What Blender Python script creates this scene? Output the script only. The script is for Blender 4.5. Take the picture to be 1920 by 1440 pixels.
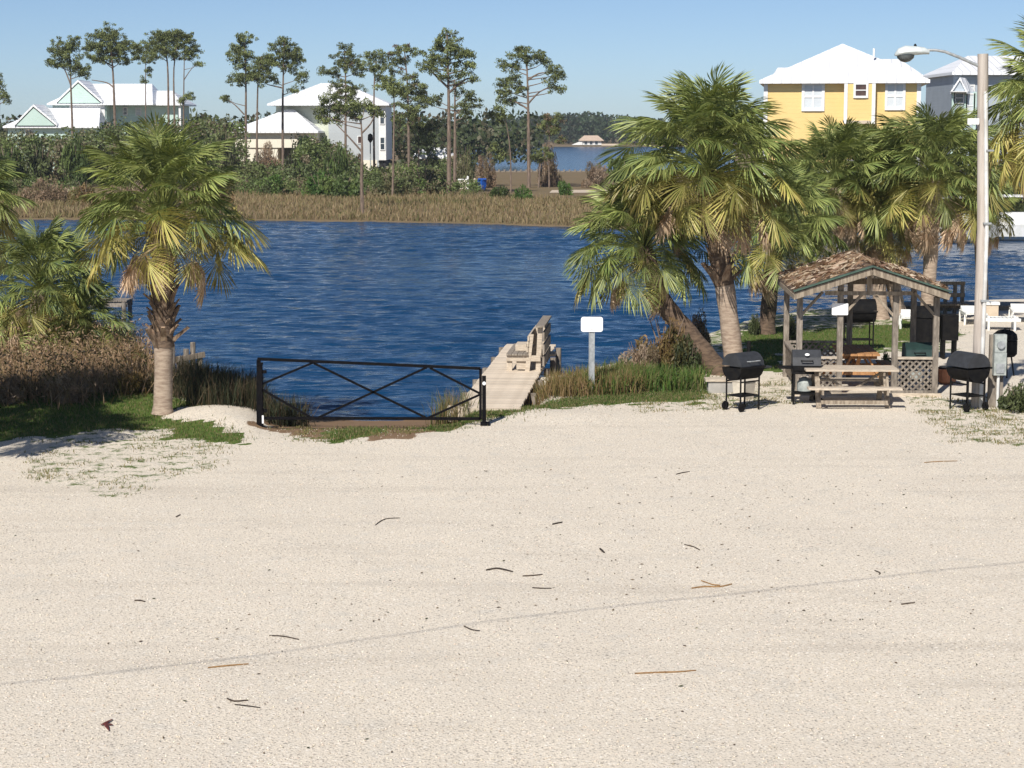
import bpy, math, random
import numpy as np
from mathutils import Vector, Matrix
R = math.radians
sc = bpy.context.scene
for o in list(bpy.data.objects): bpy.data.objects.remove(o)
col = sc.collection

# ------------------------------------------------------------------ camera
CH, F, PITCH = 5.4, 3600.0, R(7.517)
cam_d = bpy.data.cameras.new('camera'); cam = bpy.data.objects.new('camera', cam_d); col.objects.link(cam)
cam.location = (0, 0, CH); cam.rotation_euler = (R(90) - PITCH, 0, 0)
cam_d.sensor_width = 36; cam_d.lens = 36 * F / 1920; cam_d.clip_start = .1; cam_d.clip_end = 9000
sc.camera = cam
# ------------------------------------------------------------------ sky and sun
SUN_AZ, SUN_EL = R(21), R(42)          # light travels forward and to the right
w = bpy.data.worlds.new('World'); sc.world = w; w.use_nodes = True
nt = w.node_tree; bg = nt.nodes['Background']
sky = nt.nodes.new('ShaderNodeTexSky'); sky.sky_type = 'NISHITA'; sky.sun_disc = False
sky.sun_elevation = SUN_EL; sky.sun_rotation = SUN_AZ + math.pi
sky.altitude = 0; sky.air_density = 0.56; sky.dust_density = 0.35; sky.ozone_density = 3.5
nt.links.new(sky.outputs[0], bg.inputs[0]); bg.inputs[1].default_value = 0.08
sd = bpy.data.lights.new('sun', 'SUN'); sd.energy = 4.5; sd.angle = R(.45); sd.color = (1, .945, .86)
sun = bpy.data.objects.new('sun', sd); col.objects.link(sun)
LDIR = Vector((math.sin(SUN_AZ) * math.cos(SUN_EL), math.cos(SUN_AZ) * math.cos(SUN_EL), -math.sin(SUN_EL)))
sun.rotation_euler = LDIR.to_track_quat('-Z', 'Y').to_euler(); sun.location = (-20, -40, 60)
vs = sc.view_settings; vs.view_transform = 'Standard'; vs.look = 'None'; vs.gamma = 1; vs.exposure = 0.3
vs.use_curve_mapping = False
sc.render.engine = 'CYCLES'
sc.cycles.use_denoising = True
sc.cycles.max_bounces = 6; sc.cycles.diffuse_bounces = 3; sc.cycles.glossy_bounces = 3
sc.cycles.transmission_bounces = 4; sc.cycles.transparent_max_bounces = 6
sc.cycles.sample_clamp_indirect = 4

# ------------------------------------------------------------------ measuring helpers (photo point -> place)
CP, SP = math.cos(PITCH), math.sin(PITCH)
def ray(px, py):
    a, b = (px - 960) / F, (720 - py) / F
    return Vector((a, CP + b * SP, -SP + b * CP))
def G(px, py, z=0.0):                       # where that sight line meets height z
    r = ray(px, py); t = (z - CH) / r.z
    return Vector((r.x * t, r.y * t, z))
def A(px, py, D):                           # the point on that sight line D metres away
    r = ray(px, py); t = D / r.y
    return Vector((r.x * t, D, CH + r.z * t))
def proj(x, y, z):
    dz = z - CH; d = y * CP - dz * SP; u = y * SP + dz * CP
    return 960 + F * x / d, 720 - F * u / d

# ------------------------------------------------------------------ materials
def _nodes(name):
    m = bpy.data.materials.new(name); m.use_nodes = True
    n = m.node_tree.nodes; return m, n, m.node_tree.links, n['Principled BSDF']
def mixc(n, l, fac, a, b, blend='MIX'):
    x = n.new('ShaderNodeMix'); x.data_type = 'RGBA'; x.blend_type = blend
    for s, v in ((0, fac), (6, a), (7, b)):
        if hasattr(v, 'is_linked') or hasattr(v, 'links'): l.new(v, x.inputs[s])
        elif s == 0: x.inputs[0].default_value = v
        else: x.inputs[s].default_value = (*v, 1) if len(v) == 3 else v
    return x.outputs[2]
def noise(n, l, scale, detail=4, rough=.55, vec=None, stretch=None):
    t = n.new('ShaderNodeTexNoise'); t.inputs['Scale'].default_value = scale
    t.inputs['Detail'].default_value = detail; t.inputs['Roughness'].default_value = rough
    tc = n.new('ShaderNodeTexCoord'); v = tc.outputs['Object'] if vec is None else vec
    if stretch:
        mp = n.new('ShaderNodeMapping'); mp.inputs['Scale'].default_value = stretch
        l.new(v, mp.inputs[0]); v = mp.outputs[0]
    l.new(v, t.inputs['Vector']); return t.outputs['Fac']
def ramp(n, l, fac, lo, hi):
    r = n.new('ShaderNodeMapRange'); r.inputs[1].default_value = lo; r.inputs[2].default_value = hi
    r.interpolation_type = 'SMOOTHSTEP'
    l.new(fac, r.inputs[0]); return r.outputs[0]
def pm(name, c1, c2=None, scale=6, rough=.75, bump=0, stretch=None, metal=0, lo=.35, hi=.65, spec=.5, rnd=0):
    m, n, l, p = _nodes(name)
    p.inputs['Roughness'].default_value = rough; p.inputs['Metallic'].default_value = metal
    p.inputs['Specular IOR Level'].default_value = spec
    if c2 is None: c2 = tuple(x * .75 for x in c1)
    f = noise(n, l, scale, 5, .6, None, stretch)
    c = mixc(n, l, ramp(n, l, f, lo, hi), c1, c2)
    if rnd:
        oi = n.new('ShaderNodeObjectInfo'); hs = n.new('ShaderNodeHueSaturation')
        mr = n.new('ShaderNodeMapRange'); mr.inputs[3].default_value = 1 - rnd; mr.inputs[4].default_value = 1 + rnd
        l.new(oi.outputs['Random'], mr.inputs[0]); l.new(mr.outputs[0], hs.inputs['Value']); l.new(c, hs.inputs['Color']); c = hs.outputs[0]
    l.new(c, p.inputs['Base Color'])
    if bump:
        b = n.new('ShaderNodeBump'); b.inputs['Strength'].default_value = bump; b.inputs['Distance'].default_value = .02
        l.new(f, b.inputs['Height']); l.new(b.outputs[0], p.inputs['Normal'])
    return m
def ribs(name, axis, period, depth):
    """shallow boards or standing seams as relief on an existing paint"""
    m = M[name]; n = m.node_tree.nodes; l = m.node_tree.links; p = n['Principled BSDF']
    tc = n.new('ShaderNodeTexCoord'); wv = n.new('ShaderNodeTexWave'); wv.wave_type = 'BANDS'; wv.bands_direction = axis; wv.wave_profile = 'SAW' if axis == 'Z' else 'SIN'
    wv.inputs['Scale'].default_value = 2 * math.pi / (20 * period); l.new(tc.outputs['Object'], wv.inputs['Vector'])
    h = wv.outputs['Fac']
    if axis != 'Z':
        pw = n.new('ShaderNodeMath'); pw.operation = 'POWER'; pw.inputs[1].default_value = 8; l.new(h, pw.inputs[0]); h = pw.outputs[0]
    b = n.new('ShaderNodeBump'); b.inputs['Strength'].default_value = 1; b.inputs['Distance'].default_value = depth
    l.new(h, b.inputs['Height']); l.new(b.outputs[0], p.inputs['Normal'])
def fm(name, trans=.3, rough=.55, spec=.35, rnd=.18, tint=(1.25, 1.2, .6)):
    """foliage: colour from the mesh, a little light passing through the blades"""
    m, n, l, p = _nodes(name)
    at = n.new('ShaderNodeAttribute'); at.attribute_name = 'Col'
    oi = n.new('ShaderNodeObjectInfo'); mr = n.new('ShaderNodeMapRange')
    mr.inputs[3].default_value = 1 - rnd; mr.inputs[4].default_value = 1 + rnd
    l.new(oi.outputs['Random'], mr.inputs[0])
    hs = n.new('ShaderNodeHueSaturation'); l.new(at.outputs['Color'], hs.inputs['Color']); l.new(mr.outputs[0], hs.inputs['Value'])
    l.new(hs.outputs[0], p.inputs['Base Color']); p.inputs['Roughness'].default_value = rough
    p.inputs['Specular IOR Level'].default_value = spec
    tr = n.new('ShaderNodeBsdfTranslucent'); tc = mixc(n, l, 1.0, hs.outputs[0], tint, 'MULTIPLY'); l.new(tc, tr.inputs[0])
    mx = n.new('ShaderNodeMixShader'); mx.inputs[0].default_value = trans
    l.new(p.outputs[0], mx.inputs[1]); l.new(tr.outputs[0], mx.inputs[2])
    l.new(mx.outputs[0], n['Material Output'].inputs[0]); return m

M = {}
M['leaf'] = fm('leaf', .2); M['pine'] = fm('pine_needles', .15, .6, .2, .12); M['grassm'] = fm('grass_blades', .25, .7, .15, 0)
M['frond'] = fm('palm_frond', .15, .42, .45, .38); M['dead'] = fm('dead_frond', .3, .8, .1, .2, (1.1, .95, .75))
M['gate'] = pm('black_painted_steel', (.005, .005, .007), (.009, .008, .008), 14, .8, spec=.06)
M['blackmetal'] = pm('black_grill_metal', (.007, .007, .008), (.014, .013, .012), 9, .65, spec=.1)
M['greymetal'] = pm('dark_grey_grill_lid', (.04, .043, .05), (.028, .03, .034), 9, .5, spec=.4)
M['greenmetal'] = pm('dark_green_lid', (.02, .05, .045), (.012, .03, .028), 6, .4)
M['galv'] = pm('galvanised_steel', (.42, .44, .45), (.3, .32, .33), 12, .5, metal=.3)
M['boxgrey'] = pm('weathered_box_paint', (.42, .45, .43), (.27, .3, .29), 7, .6)
M['whitesign'] = pm('white_sign_face', (.86, .86, .86), (.82, .83, .84), 3, .45)
M['whitepaint'] = pm('white_paint', (.8, .8, .79), (.72, .72, .7), 5, .5)
M['plastic'] = pm('white_plastic', (.84, .84, .82), (.74, .74, .7), 4, .4)
M['roofwhite'] = pm('white_metal_roof', (.85, .86, .88), (.8, .81, .83), 1.2, .4)
M['wood'] = pm('weathered_wood', (.33, .275, .21), (.17, .135, .1), 3, .85, .3, (9, 9, 1.2), rnd=.14)
M['woodgrey'] = pm('grey_weathered_wood', (.3, .26, .215), (.16, .135, .11), 3, .88, .3, (7, 7, 1.5), rnd=.12)
M['deck'] = pm('bleached_deck_wood', (.7, .6, .48), (.55, .46, .36), 3, .88, .3, (2, 14, 14), rnd=.12)
M['bleach'] = pm('sun_bleached_wood', (.58, .5, .4), (.4, .335, .26), 4, .85, .25, (2, 14, 14), rnd=.08)
M['cedar'] = pm('orange_cedar', (.48, .25, .105), (.32, .16, .065), 3, .75, .2, (8, 8, 2), rnd=.1)
M['greentrim'] = pm('green_roof_trim', (.055, .1, .075), (.035, .065, .05), 4, .6)
M['shingle'] = pm('old_brown_roofing', (.16, .11, .075), (.09, .06, .045), 5, .9, .4)
M['pole'] = pm('weathered_utility_pole', (.5, .45, .4), (.38, .33, .29), 2, .85, .3, (8, 8, .5))
M['conduit'] = pm('white_conduit', (.72, .72, .7), (.5, .49, .47), 2.2, .5)
M['lampgrey'] = pm('pale_lamp_housing', (.62, .67, .66), (.52, .56, .56), 6, .4)
M['lampglass'] = pm('smoky_lamp_bowl', (.1, .115, .12), (.07, .075, .08), 6, .15)
M['palmtrunk'] = pm('palm_trunk', (.43, .34, .26), (.27, .2, .15), 5, .92, .5, (1, 1, 4))
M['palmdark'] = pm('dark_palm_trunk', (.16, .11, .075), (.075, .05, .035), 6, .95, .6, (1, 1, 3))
M['boot'] = pm('leaf_base_stub', (.34, .25, .17), (.16, .1, .065), 6, .95, .4, (3, 3, 1), rnd=.35)
M['bark'] = pm('pine_bark', (.23, .17, .13), (.115, .085, .065), 3, .95, .4, (3, 3, .7))
M['twig'] = pm('dark_twig', (.07, .05, .035), (.03, .022, .018), 20, .9, rnd=.4)
M['twigtan'] = pm('tan_twig', (.32, .19, .08), (.2, .11, .045), 20, .9)
M['redleaf'] = pm('red_brown_leaf', (.16, .035, .025), (.08, .02, .018), 20, .7)
M['yellow'] = pm('yellow_siding', (.87, .64, .27), (.84, .61, .25), .8, .6)
M['mint'] = pm('mint_siding', (.56, .72, .66), (.53, .69, .63), .7, .6)
M['sage'] = pm('pale_sage_siding', (.60, .63, .52), (.56, .6, .5), .7, .6)
M['shadegrey'] = pm('shaded_grey_siding', (.5, .54, .56), (.47, .51, .53), .7, .6)  # shade worked into the colour of the sage house's right wall
M['bluegrey'] = pm('blue_grey_siding', (.44, .5, .56), (.4, .46, .52), .9, .6)
M['cream'] = pm('cream_stucco', (.78, .73, .6), (.72, .67, .55), .8, .7)
M['glass'] = pm('window_glass', (.05, .07, .09), (.035, .045, .06), 1, .08, spec=.7)
M['blind'] = pm('closed_white_blind', (.62, .66, .68), (.56, .6, .63), 2, .5)
M['brownglass'] = pm('brown_curtain_glass', (.1, .06, .05), (.06, .035, .03), 3, .2)
M['beige'] = pm('beige_board', (.6, .5, .38), (.52, .43, .33), 3, .7)
M['blue'] = pm('blue_plastic', (.015, .11, .5), (.012, .085, .4), 4, .4)
M['concrete'] = pm('concrete', (.42, .4, .37), (.3, .29, .27), 2, .9, .3)
M['tanroof'] = pm('tan_roof', (.55, .42, .32), (.46, .35, .27), 2, .8)
M['dark'] = pm('dark_shade', (.03, .028, .03), (.02, .02, .022), 2, .9)
M['cable'] = pm('cable_rubber', (.02, .02, .02), None, 9, .6)
M['bucket'] = pm('pale_bucket', (.66, .6, .5), (.5, .45, .38), 4, .6)
M['clay'] = pm('terracotta', (.45, .2, .11), (.32, .14, .08), 5, .85)

for k in ('yellow', 'mint', 'sage', 'shadegrey', 'bluegrey'): ribs(k, 'Z', .24, .03)
ribs('roofwhite', 'X', .6, .05)
# ------------------------------------------------------------------ object helpers
def tag(o, label=None, cat=None, group=None, kind=None):
    for k, v in (('label', label), ('category', cat), ('group', group), ('kind', kind)):
        if v: o[k] = v
    return o
def empty(name, loc, label, cat, group=None, rz=0):
    o = bpy.data.objects.new(name, None); col.objects.link(o); o.location = loc; o.rotation_euler = (0, 0, rz)
    o.empty_display_size = .2
    return tag(o, label, cat, group)
def link(name, me, parent=None, mat=None):
    o = bpy.data.objects.new(name, me); col.objects.link(o); o.parent = parent
    if mat and not me.materials: me.materials.append(M[mat])
    return o
def children(o, pool): return [c for c in pool if c.parent is o]
class MB:
    def __init__(s): s.v = []; s.f = []
    def add(s, vs, fs):
        k = len(s.v); s.v += [tuple(v) for v in vs]; s.f += [tuple(i + k for i in f) for f in fs]; return s
    def box(s, x0, x1, y0, y1, z0, z1, mat=None):
        v = [Vector(p) for p in ((x0,y0,z0),(x1,y0,z0),(x1,y1,z0),(x0,y1,z0),(x0,y0,z1),(x1,y0,z1),(x1,y1,z1),(x0,y1,z1))]
        if mat: v = [mat @ p for p in v]
        return s.add(v, [(0,3,2,1),(4,5,6,7),(0,1,5,4),(1,2,6,5),(2,3,7,6),(3,0,4,7)])
    def bar(s, a, b, wd, ht, up=(0, 0, 1)):             # a beam from a to b
        a, b = Vector(a), Vector(b); d = (b - a).normalized(); up = Vector(up)
        if abs(d.dot(up)) > .98: up = Vector((0, 1, 0))
        x = d.cross(up).normalized() * wd / 2; y = x.cross(d).normalized() * ht / 2
        v = [a - x - y, a + x - y, a + x + y, a - x + y, b - x - y, b + x - y, b + x + y, b - x + y]
        return s.add(v, [(0,1,2,3),(7,6,5,4),(0,4,5,1),(1,5,6,2),(2,6,7,3),(3,7,4,0)])
    def tube(s, pts, rad, n=8, caps=True, flat=1.0):
        pts = [Vector(p) for p in pts]
        if not hasattr(rad, '__len__'): rad = [rad] * len(pts)
        rings = []; k0 = len(s.v); pv = None
        for i, p in enumerate(pts):
            d = (pts[min(i + 1, len(pts) - 1)] - pts[max(i - 1, 0)]).normalized()
            if pv is None:
                h = Vector((0, 0, 1)) if abs(d.z) < .9 else Vector((0, 1, 0)); x = d.cross(h).normalized()
            else: x = (pv - d * pv.dot(d)).normalized()
            pv = x; y = d.cross(x)
            for j in range(n):
                t = 2 * math.pi * j / n; s.v.append(tuple(p + x * math.cos(t) * rad[i] + y * math.sin(t) * rad[i] * flat))
        for i in range(len(pts) - 1):
            for j in range(n):
                a = k0 + i * n + j; b = k0 + i * n + (j + 1) % n; s.f.append((a, b, b + n, a + n))
        if caps:
            s.f.append(tuple(k0 + j for j in range(n))[::-1]); s.f.append(tuple(k0 + (len(pts) - 1) * n + j for j in range(n)))
        return s
    def lathe(s, prof, n=16, c=(0, 0, 0)):               # (radius, z) pairs about a vertical axis
        return s.tube([(c[0], c[1], c[2] + z) for r, z in prof], [max(r, .001) for r, z in prof], n)
    def prism(s, poly, y0, y1):                          # outline in x,z pushed from y0 to y1
        n = len(poly); v = [(x, y0, z) for x, z in poly] + [(x, y1, z) for x, z in poly]
        f = [tuple(range(n)), tuple(range(2 * n - 1, n - 1, -1))] + [(i, i + n, (i + 1) % n + n, (i + 1) % n) for i in range(n)]
        return s.add(v, f)
    def mesh(s, name, smooth=False):
        me = bpy.data.meshes.new(name); me.from_pydata(s.v, [], s.f); me.update()
        if smooth:
            me.polygons.foreach_set('use_smooth', [True] * len(me.polygons))
            try: me.set_sharp_from_angle(angle=R(40))
            except Exception: pass
        return me
    def build(s, name, mat, parent=None, smooth=False):
        import bmesh
        me = s.mesh(name, smooth); bm = bmesh.new(); bm.from_mesh(me); bmesh.ops.recalc_face_normals(bm, faces=bm.faces); bm.to_mesh(me); bm.free()
        me.materials.append(M[mat]); return link(name, me, parent)
def npmesh(name, V, T, C, mat):
    """triangle mesh from arrays with one colour per vertex"""
    me = bpy.data.meshes.new(name); V = np.asarray(V, np.float32); T = np.asarray(T, np.int32); C = np.asarray(C, np.float32)
    me.vertices.add(len(V)); me.vertices.foreach_set('co', V.ravel())
    me.loops.add(T.size); me.loops.foreach_set('vertex_index', T.ravel())
    me.polygons.add(len(T)); me.polygons.foreach_set('loop_start', np.arange(0, T.size, 3, dtype=np.int32))
    me.update(calc_edges=True)
    ca = me.color_attributes.new('Col', 'FLOAT_COLOR', 'POINT')
    ca.data.foreach_set('color', np.concatenate([C, np.ones((len(C), 1), np.float32)], 1).ravel())
    me.materials.append(M[mat]); return me
def unit(a): return a / np.maximum(np.linalg.norm(a, axis=1, keepdims=True), 1e-6)
def leaves(rng, P, L, W, cols, up=.3):
    """diamond leaves at points P"""
    n = len(P); u = unit(rng.normal(size=(n, 3)) + np.array([0, 0, up])); t = rng.normal(size=(n, 3)); v = unit(np.cross(u, t))
    L = np.broadcast_to(L, n)[:, None]; W = np.broadcast_to(W, n)[:, None]
    V = np.stack([P - u * L / 2, P + v * W / 2, P + u * L / 2, P - v * W / 2], 1).reshape(-1, 3)
    k = np.arange(n)[:, None] * 4; T = np.concatenate([k + [0, 1, 2], k + [0, 2, 3]])
    return V, T, np.repeat(cols, 4, 0)
def blades(rng, P, H, W, lean, cols, tipmul=1.15):
    """grass blades standing at P"""
    n = len(P); a = rng.uniform(0, 2 * math.pi, n); b = rng.uniform(0, 2 * math.pi, n)
    H = np.broadcast_to(H, n); W = np.broadcast_to(W, n); ln = np.abs(rng.normal(size=n)) * lean
    s = np.stack([np.cos(a), np.sin(a), 0 * a], 1) * (W / 2)[:, None]; d = np.stack([np.cos(b), np.sin(b), 0 * b], 1) * (ln * H)[:, None]
    up = np.stack([0 * H, 0 * H, H], 1)
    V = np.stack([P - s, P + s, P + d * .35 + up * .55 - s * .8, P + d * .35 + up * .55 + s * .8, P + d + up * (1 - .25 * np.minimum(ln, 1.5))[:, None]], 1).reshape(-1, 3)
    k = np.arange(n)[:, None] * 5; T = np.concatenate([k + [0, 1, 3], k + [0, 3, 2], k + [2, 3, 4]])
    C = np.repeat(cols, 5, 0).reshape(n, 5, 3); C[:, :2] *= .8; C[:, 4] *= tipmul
    return V, T, C.reshape(-1, 3)
def join(parts):
    V, T, C = [], [], []; k = 0
    for v, t, c in parts: V.append(v); T.append(t + k); C.append(c); k += len(v)
    return np.concatenate(V), np.concatenate(T), np.concatenate(C)
def palette(rng, n, cols, jit=.12):
    c = np.array(cols)[rng.integers(0, len(cols), n)]; return c * (1 + rng.uniform(-jit, jit, (n, 1))) * (1 + rng.uniform(-.04, .04, (n, 3)))
def inpoly(x, y, poly):
    x, y = np.asarray(x), np.asarray(y); r = np.zeros(x.shape, bool); n = len(poly)
    for i in range(n):
        x0, y0 = poly[i]; x1, y1 = poly[i - 1]
        c = ((y0 > y) != (y1 > y)) & (x < (x1 - x0) * (y - y0) / (y1 - y0 + 1e-9) + x0); r ^= c
    return r

# ================================================================== terrain
WZ = -.6                                            # water level
def shore(pts): 
    q = [G(x, y, WZ) for x, y in pts]; q.sort(key=lambda p: p.x)
    return np.array([p.x for p in q]), np.array([p.y for p in q])
NSX, NSY = shore([(-500,575),(-100,588),(100,602),(200,625),(260,660),(330,712),(400,745),(480,768),(570,779),(700,779),(860,778),(905,764),
                  (985,735),(1060,728),(1150,705),(1240,690),(1300,655),(1400,620),(1500,605),(1600,595),(1750,588),(1850,584),(2300,578)])
FSX, FSY = shore([(-900,420),(100,412),(470,414),(700,417),(900,421),(1090,428),(1300,434),(1780,438),(2600,440)])
def near_shore(x): return np.interp(x, NSX, NSY)
def far_shore(x): return np.interp(x, FSX, FSY)
def sstep(t): t = np.clip(t, 0, 1); return t * t * (3 - 2 * t)
def height(x, y):
    x = np.asarray(x, float); y = np.asarray(y, float)
    s = near_shore(x); gl, gr = -4.9, -.75
    inr = sstep((x - gl + .3) / .6) * sstep((gr - x + .3) / .6)            # the boat ramp between the gate posts
    wd = 2.2 + inr * 4.6
    t = (s - y) / wd
    zn = WZ * (1 - sstep(t * .9 + .08)) * 1.08 - np.clip(y - s, 0, 6) * .18
    f = far_shore(x)
    zf = np.clip(WZ - .35 + (y - f) * .09 + .3, -1.6, .0)
    z = np.where(y < (s + f) / 2, zn, zf)
    # the second water behind the spit
    u = x / np.maximum(y, 1)
    lag = sstep((y - 255) / 8) * sstep((735 - y) / 12) * sstep((u + .028) / .006) * sstep((.12 - u) / .01)
    z = np.where(y > (s + f) / 2, z * (1 - lag) - 1.4 * lag, z)
    z = np.where(y > 760, z + sstep((y - 760) / 300) * 2.0, z)
    # low heaps and the lip of the lot
    def bump(cx, cy, rx, ry, h): return h * np.exp(-((x - cx) / rx) ** 2 - ((y - cy) / ry) ** 2)
    z = z + bump(-5.6, 36.3, .8, 1.0, .17) + bump(-5.2, 35.2, .5, .7, .1) + bump(1.2, 36.2, 1.2, .8, .06) + bump(-8.2, 38.5, 2.4, 1.6, .12)
    z = z + np.where(y < 60, .007 * np.sin(x * .9 + 1.3) * np.sin(y * .7) + .004 * np.sin(x * 2.7 + y * 1.9), 0)
    dkc = -.45 + (y - 37.5) * .086                # the bank dips beside the dock
    z = z - .3 * sstep((y - 37.3) / .5) * sstep((42.5 - y) / 1.5) * sstep((1.15 - np.abs(x - dkc)) / .5) * (x < 4)
    return z
def hz(x, y): return float(height(np.array([x]), np.array([y]))[0])
def GG(px, py):                                      # sight line onto the terrain
    p = G(px, py, 0)
    for _ in range(6): p = G(px, py, hz(p.x, p.y))
    return p

LAWN = [[(-400,880),(-200,850),(0,825),(110,816),(200,806),(300,801),(340,821),(400,828),(458,831),(440,808),(405,800),(350,795),(305,790),(300,778),(330,771),(425,768),(430,757),(330,752),(250,742),(0,735),(-400,735)],
        [(850,778),(930,770),(1000,757),(1110,744),(1300,730),(1335,722),(1315,748),(1200,753),(1000,770),(940,784),(890,790),(830,806),(800,797)],
        [(610,832),(660,826),(720,796),(670,792),(640,805)],
        [(1480,622),(1780,600),(1800,622),(1640,655),(1480,660)], [(1390,625),(1480,610),(1480,690),(1395,700)]]
SPARSE = [[(60,815),(300,800),(420,830),(420,870),(200,940),(60,900)], [(1180,750),(1340,735),(1480,700),(1520,735),(1500,760),(1200,775)],
          [(1700,745),(1960,740),(1960,840),(1780,830)], [(560,832),(900,800),(880,780),(500,790)]]
DIRT = [[(486,712),(900,712),(895,780),(870,795),(760,822),(690,829),(560,816),(490,803)]]
rows = np.concatenate([np.arange(-20, 14, 2.0), np.arange(14, 66, .22), np.arange(66, 300, 2.0), np.arange(300, 1000, 18), [1100,1400,1900,2600,3600,5200,8000]])
cs = np.linspace(-1, 1, 301)
Yg, Sg = np.meshgrid(rows, cs, indexing='ij'); Xg = Sg * .45 * (Yg + 34)
Zg = height(Xg, Yg); nr, nc = Xg.shape
rngT = np.random.default_rng(5)
PX, PY = proj(Xg, np.maximum(Yg, 6), np.zeros_like(Zg))
PX = PX + 16 * np.sin(Xg * 3.1 + 2 * np.sin(Yg * 2.3)) + rngT.normal(size=PX.shape) * 7; PY = PY + 3.5 * np.sin(Xg * 4.3 + Yg * 1.7) + rngT.normal(size=PY.shape) * 2
zone = np.zeros((nr, nc, 3), np.float32)
nearm = Yg < 66
for p in LAWN: zone[..., 0] = np.maximum(zone[..., 0], inpoly(PX, PY, p) & nearm)
for p in SPARSE: zone[..., 0] = np.maximum(zone[..., 0], .42 * (inpoly(PX, PY, p) & nearm))
for p in DIRT: zone[..., 1] = np.maximum(zone[..., 1], inpoly(PX, PY, p) & nearm)
bank = nearm & (Yg > near_shore(Xg) - 7) & (Xg < -6) ; zone[..., 1] = np.maximum(zone[..., 1], bank & (PY < 745))
zone[..., 1] = np.maximum(zone[..., 1], nearm & (Zg < -.2) & ((Xg < -4.9) | (Xg > -.6)))
zone[..., 0] = np.maximum(zone[..., 0], .5 * (nearm & (Yg > 47) & (Xg > 3) & (PX < 1790)))
zone[..., 2] = (Yg >= 66)
V = np.stack([Xg, Yg, Zg], -1).reshape(-1, 3); idx = np.arange(nr * nc).reshape(nr, nc)
Q = np.stack([idx[:-1, :-1], idx[:-1, 1:], idx[1:, 1:], idx[1:, :-1]], -1).reshape(-1, 4)
T = np.concatenate([Q[:, [0, 1, 2]], Q[:, [0, 2, 3]]])
# ground material: crushed shell gravel, thin grass, ramp dirt and marsh soil by zone
m, n, l, p = _nodes('ground_gravel_and_grass'); M['ground'] = m
tc = n.new('ShaderNodeTexCoord'); oc = tc.outputs['Object']
at = n.new('ShaderNodeAttribute'); at.attribute_name = 'Col'; sep = n.new('ShaderNodeSeparateColor'); l.new(at.outputs['Color'], sep.inputs[0])
vo = n.new('ShaderNodeTexVoronoi'); vo.inputs['Scale'].default_value = 42; l.new(oc, vo.inputs['Vector'])
vo2 = n.new('ShaderNodeTexVoronoi'); vo2.inputs['Scale'].default_value = 13; l.new(oc, vo2.inputs['Vector'])
sv = n.new('ShaderNodeSeparateColor'); l.new(vo.outputs['Color'], sv.inputs[0])
sv2 = n.new('ShaderNodeSeparateColor'); l.new(vo2.outputs['Color'], sv2.inputs[0])
base = mixc(n, l, ramp(n, l, sv.outputs[0], 0, 1), (.76, .68, .565), (.65, .585, .49))
big = noise(n, l, .35, 5, .6, oc)
base = mixc(n, l, ramp(n, l, big, .38, .66), base, (.68, .61, .51))
mid = noise(n, l, 2.2, 5, .65, oc)
base = mixc(n, l, ramp(n, l, mid, .5, .72), base, (.63, .58, .5))
rut = noise(n, l, 1.0, 4, .6, oc, (.1, 1.1, 1))
base = mixc(n, l, ramp(n, l, rut, .5, .72), base, mixc(n, l, .5, base, (.54, .48, .4)))
fine = noise(n, l, 34, 3, .65, oc)
base = mixc(n, l, ramp(n, l, fine, .53, .66), base, (.3, .265, .225))
base = mixc(n, l, ramp(n, l, sv.outputs[2], .93, .97), base, (.78, .72, .63))
gn = noise(n, l, 3.5, 6, .7, oc); gc = mixc(n, l, noise(n, l, 9, 4, .6, oc), (.05, .115, .018), (.13, .15, .04))
def thresh(a, nz):
    ma = n.new('ShaderNodeMath'); ma.operation = 'ADD'; l.new(a, ma.inputs[0]); l.new(nz, ma.inputs[1]); return ma.outputs[0]
base = mixc(n, l, ramp(n, l, thresh(sep.outputs[1], gn), .85, 1.05), base, mixc(n, l, noise(n, l, 4, 5, .7, oc), (.30, .2, .12), (.12, .075, .045)))
base = mixc(n, l, ramp(n, l, thresh(sep.outputs[0], gn), .92, 1.06), base, gc)
far = mixc(n, l, noise(n, l, .25, 5, .6, oc), (.22, .155, .095), (.14, .115, .06))
base = mixc(n, l, sep.outputs[2], base, far)
l.new(base, p.inputs['Base Color']); p.inputs['Roughness'].default_value = .95; p.inputs['Specular IOR Level'].default_value = .15
b1 = n.new('ShaderNodeBump'); b1.inputs['Strength'].default_value = .55; b1.inputs['Distance'].default_value = .012
hm = n.new('ShaderNodeMath'); hm.operation = 'SUBTRACT'; l.new(fine, hm.inputs[0]); l.new(vo.outputs['Distance'], hm.inputs[1])
l.new(hm.outputs[0], b1.inputs['Height']); l.new(b1.outputs[0], p.inputs['Normal'])
gm = npmesh('ground', V, T, zone.reshape(-1, 3), 'ground'); gm.polygons.foreach_set('use_smooth', [True] * len(gm.polygons))
tag(link('ground', gm), kind='structure')

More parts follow.
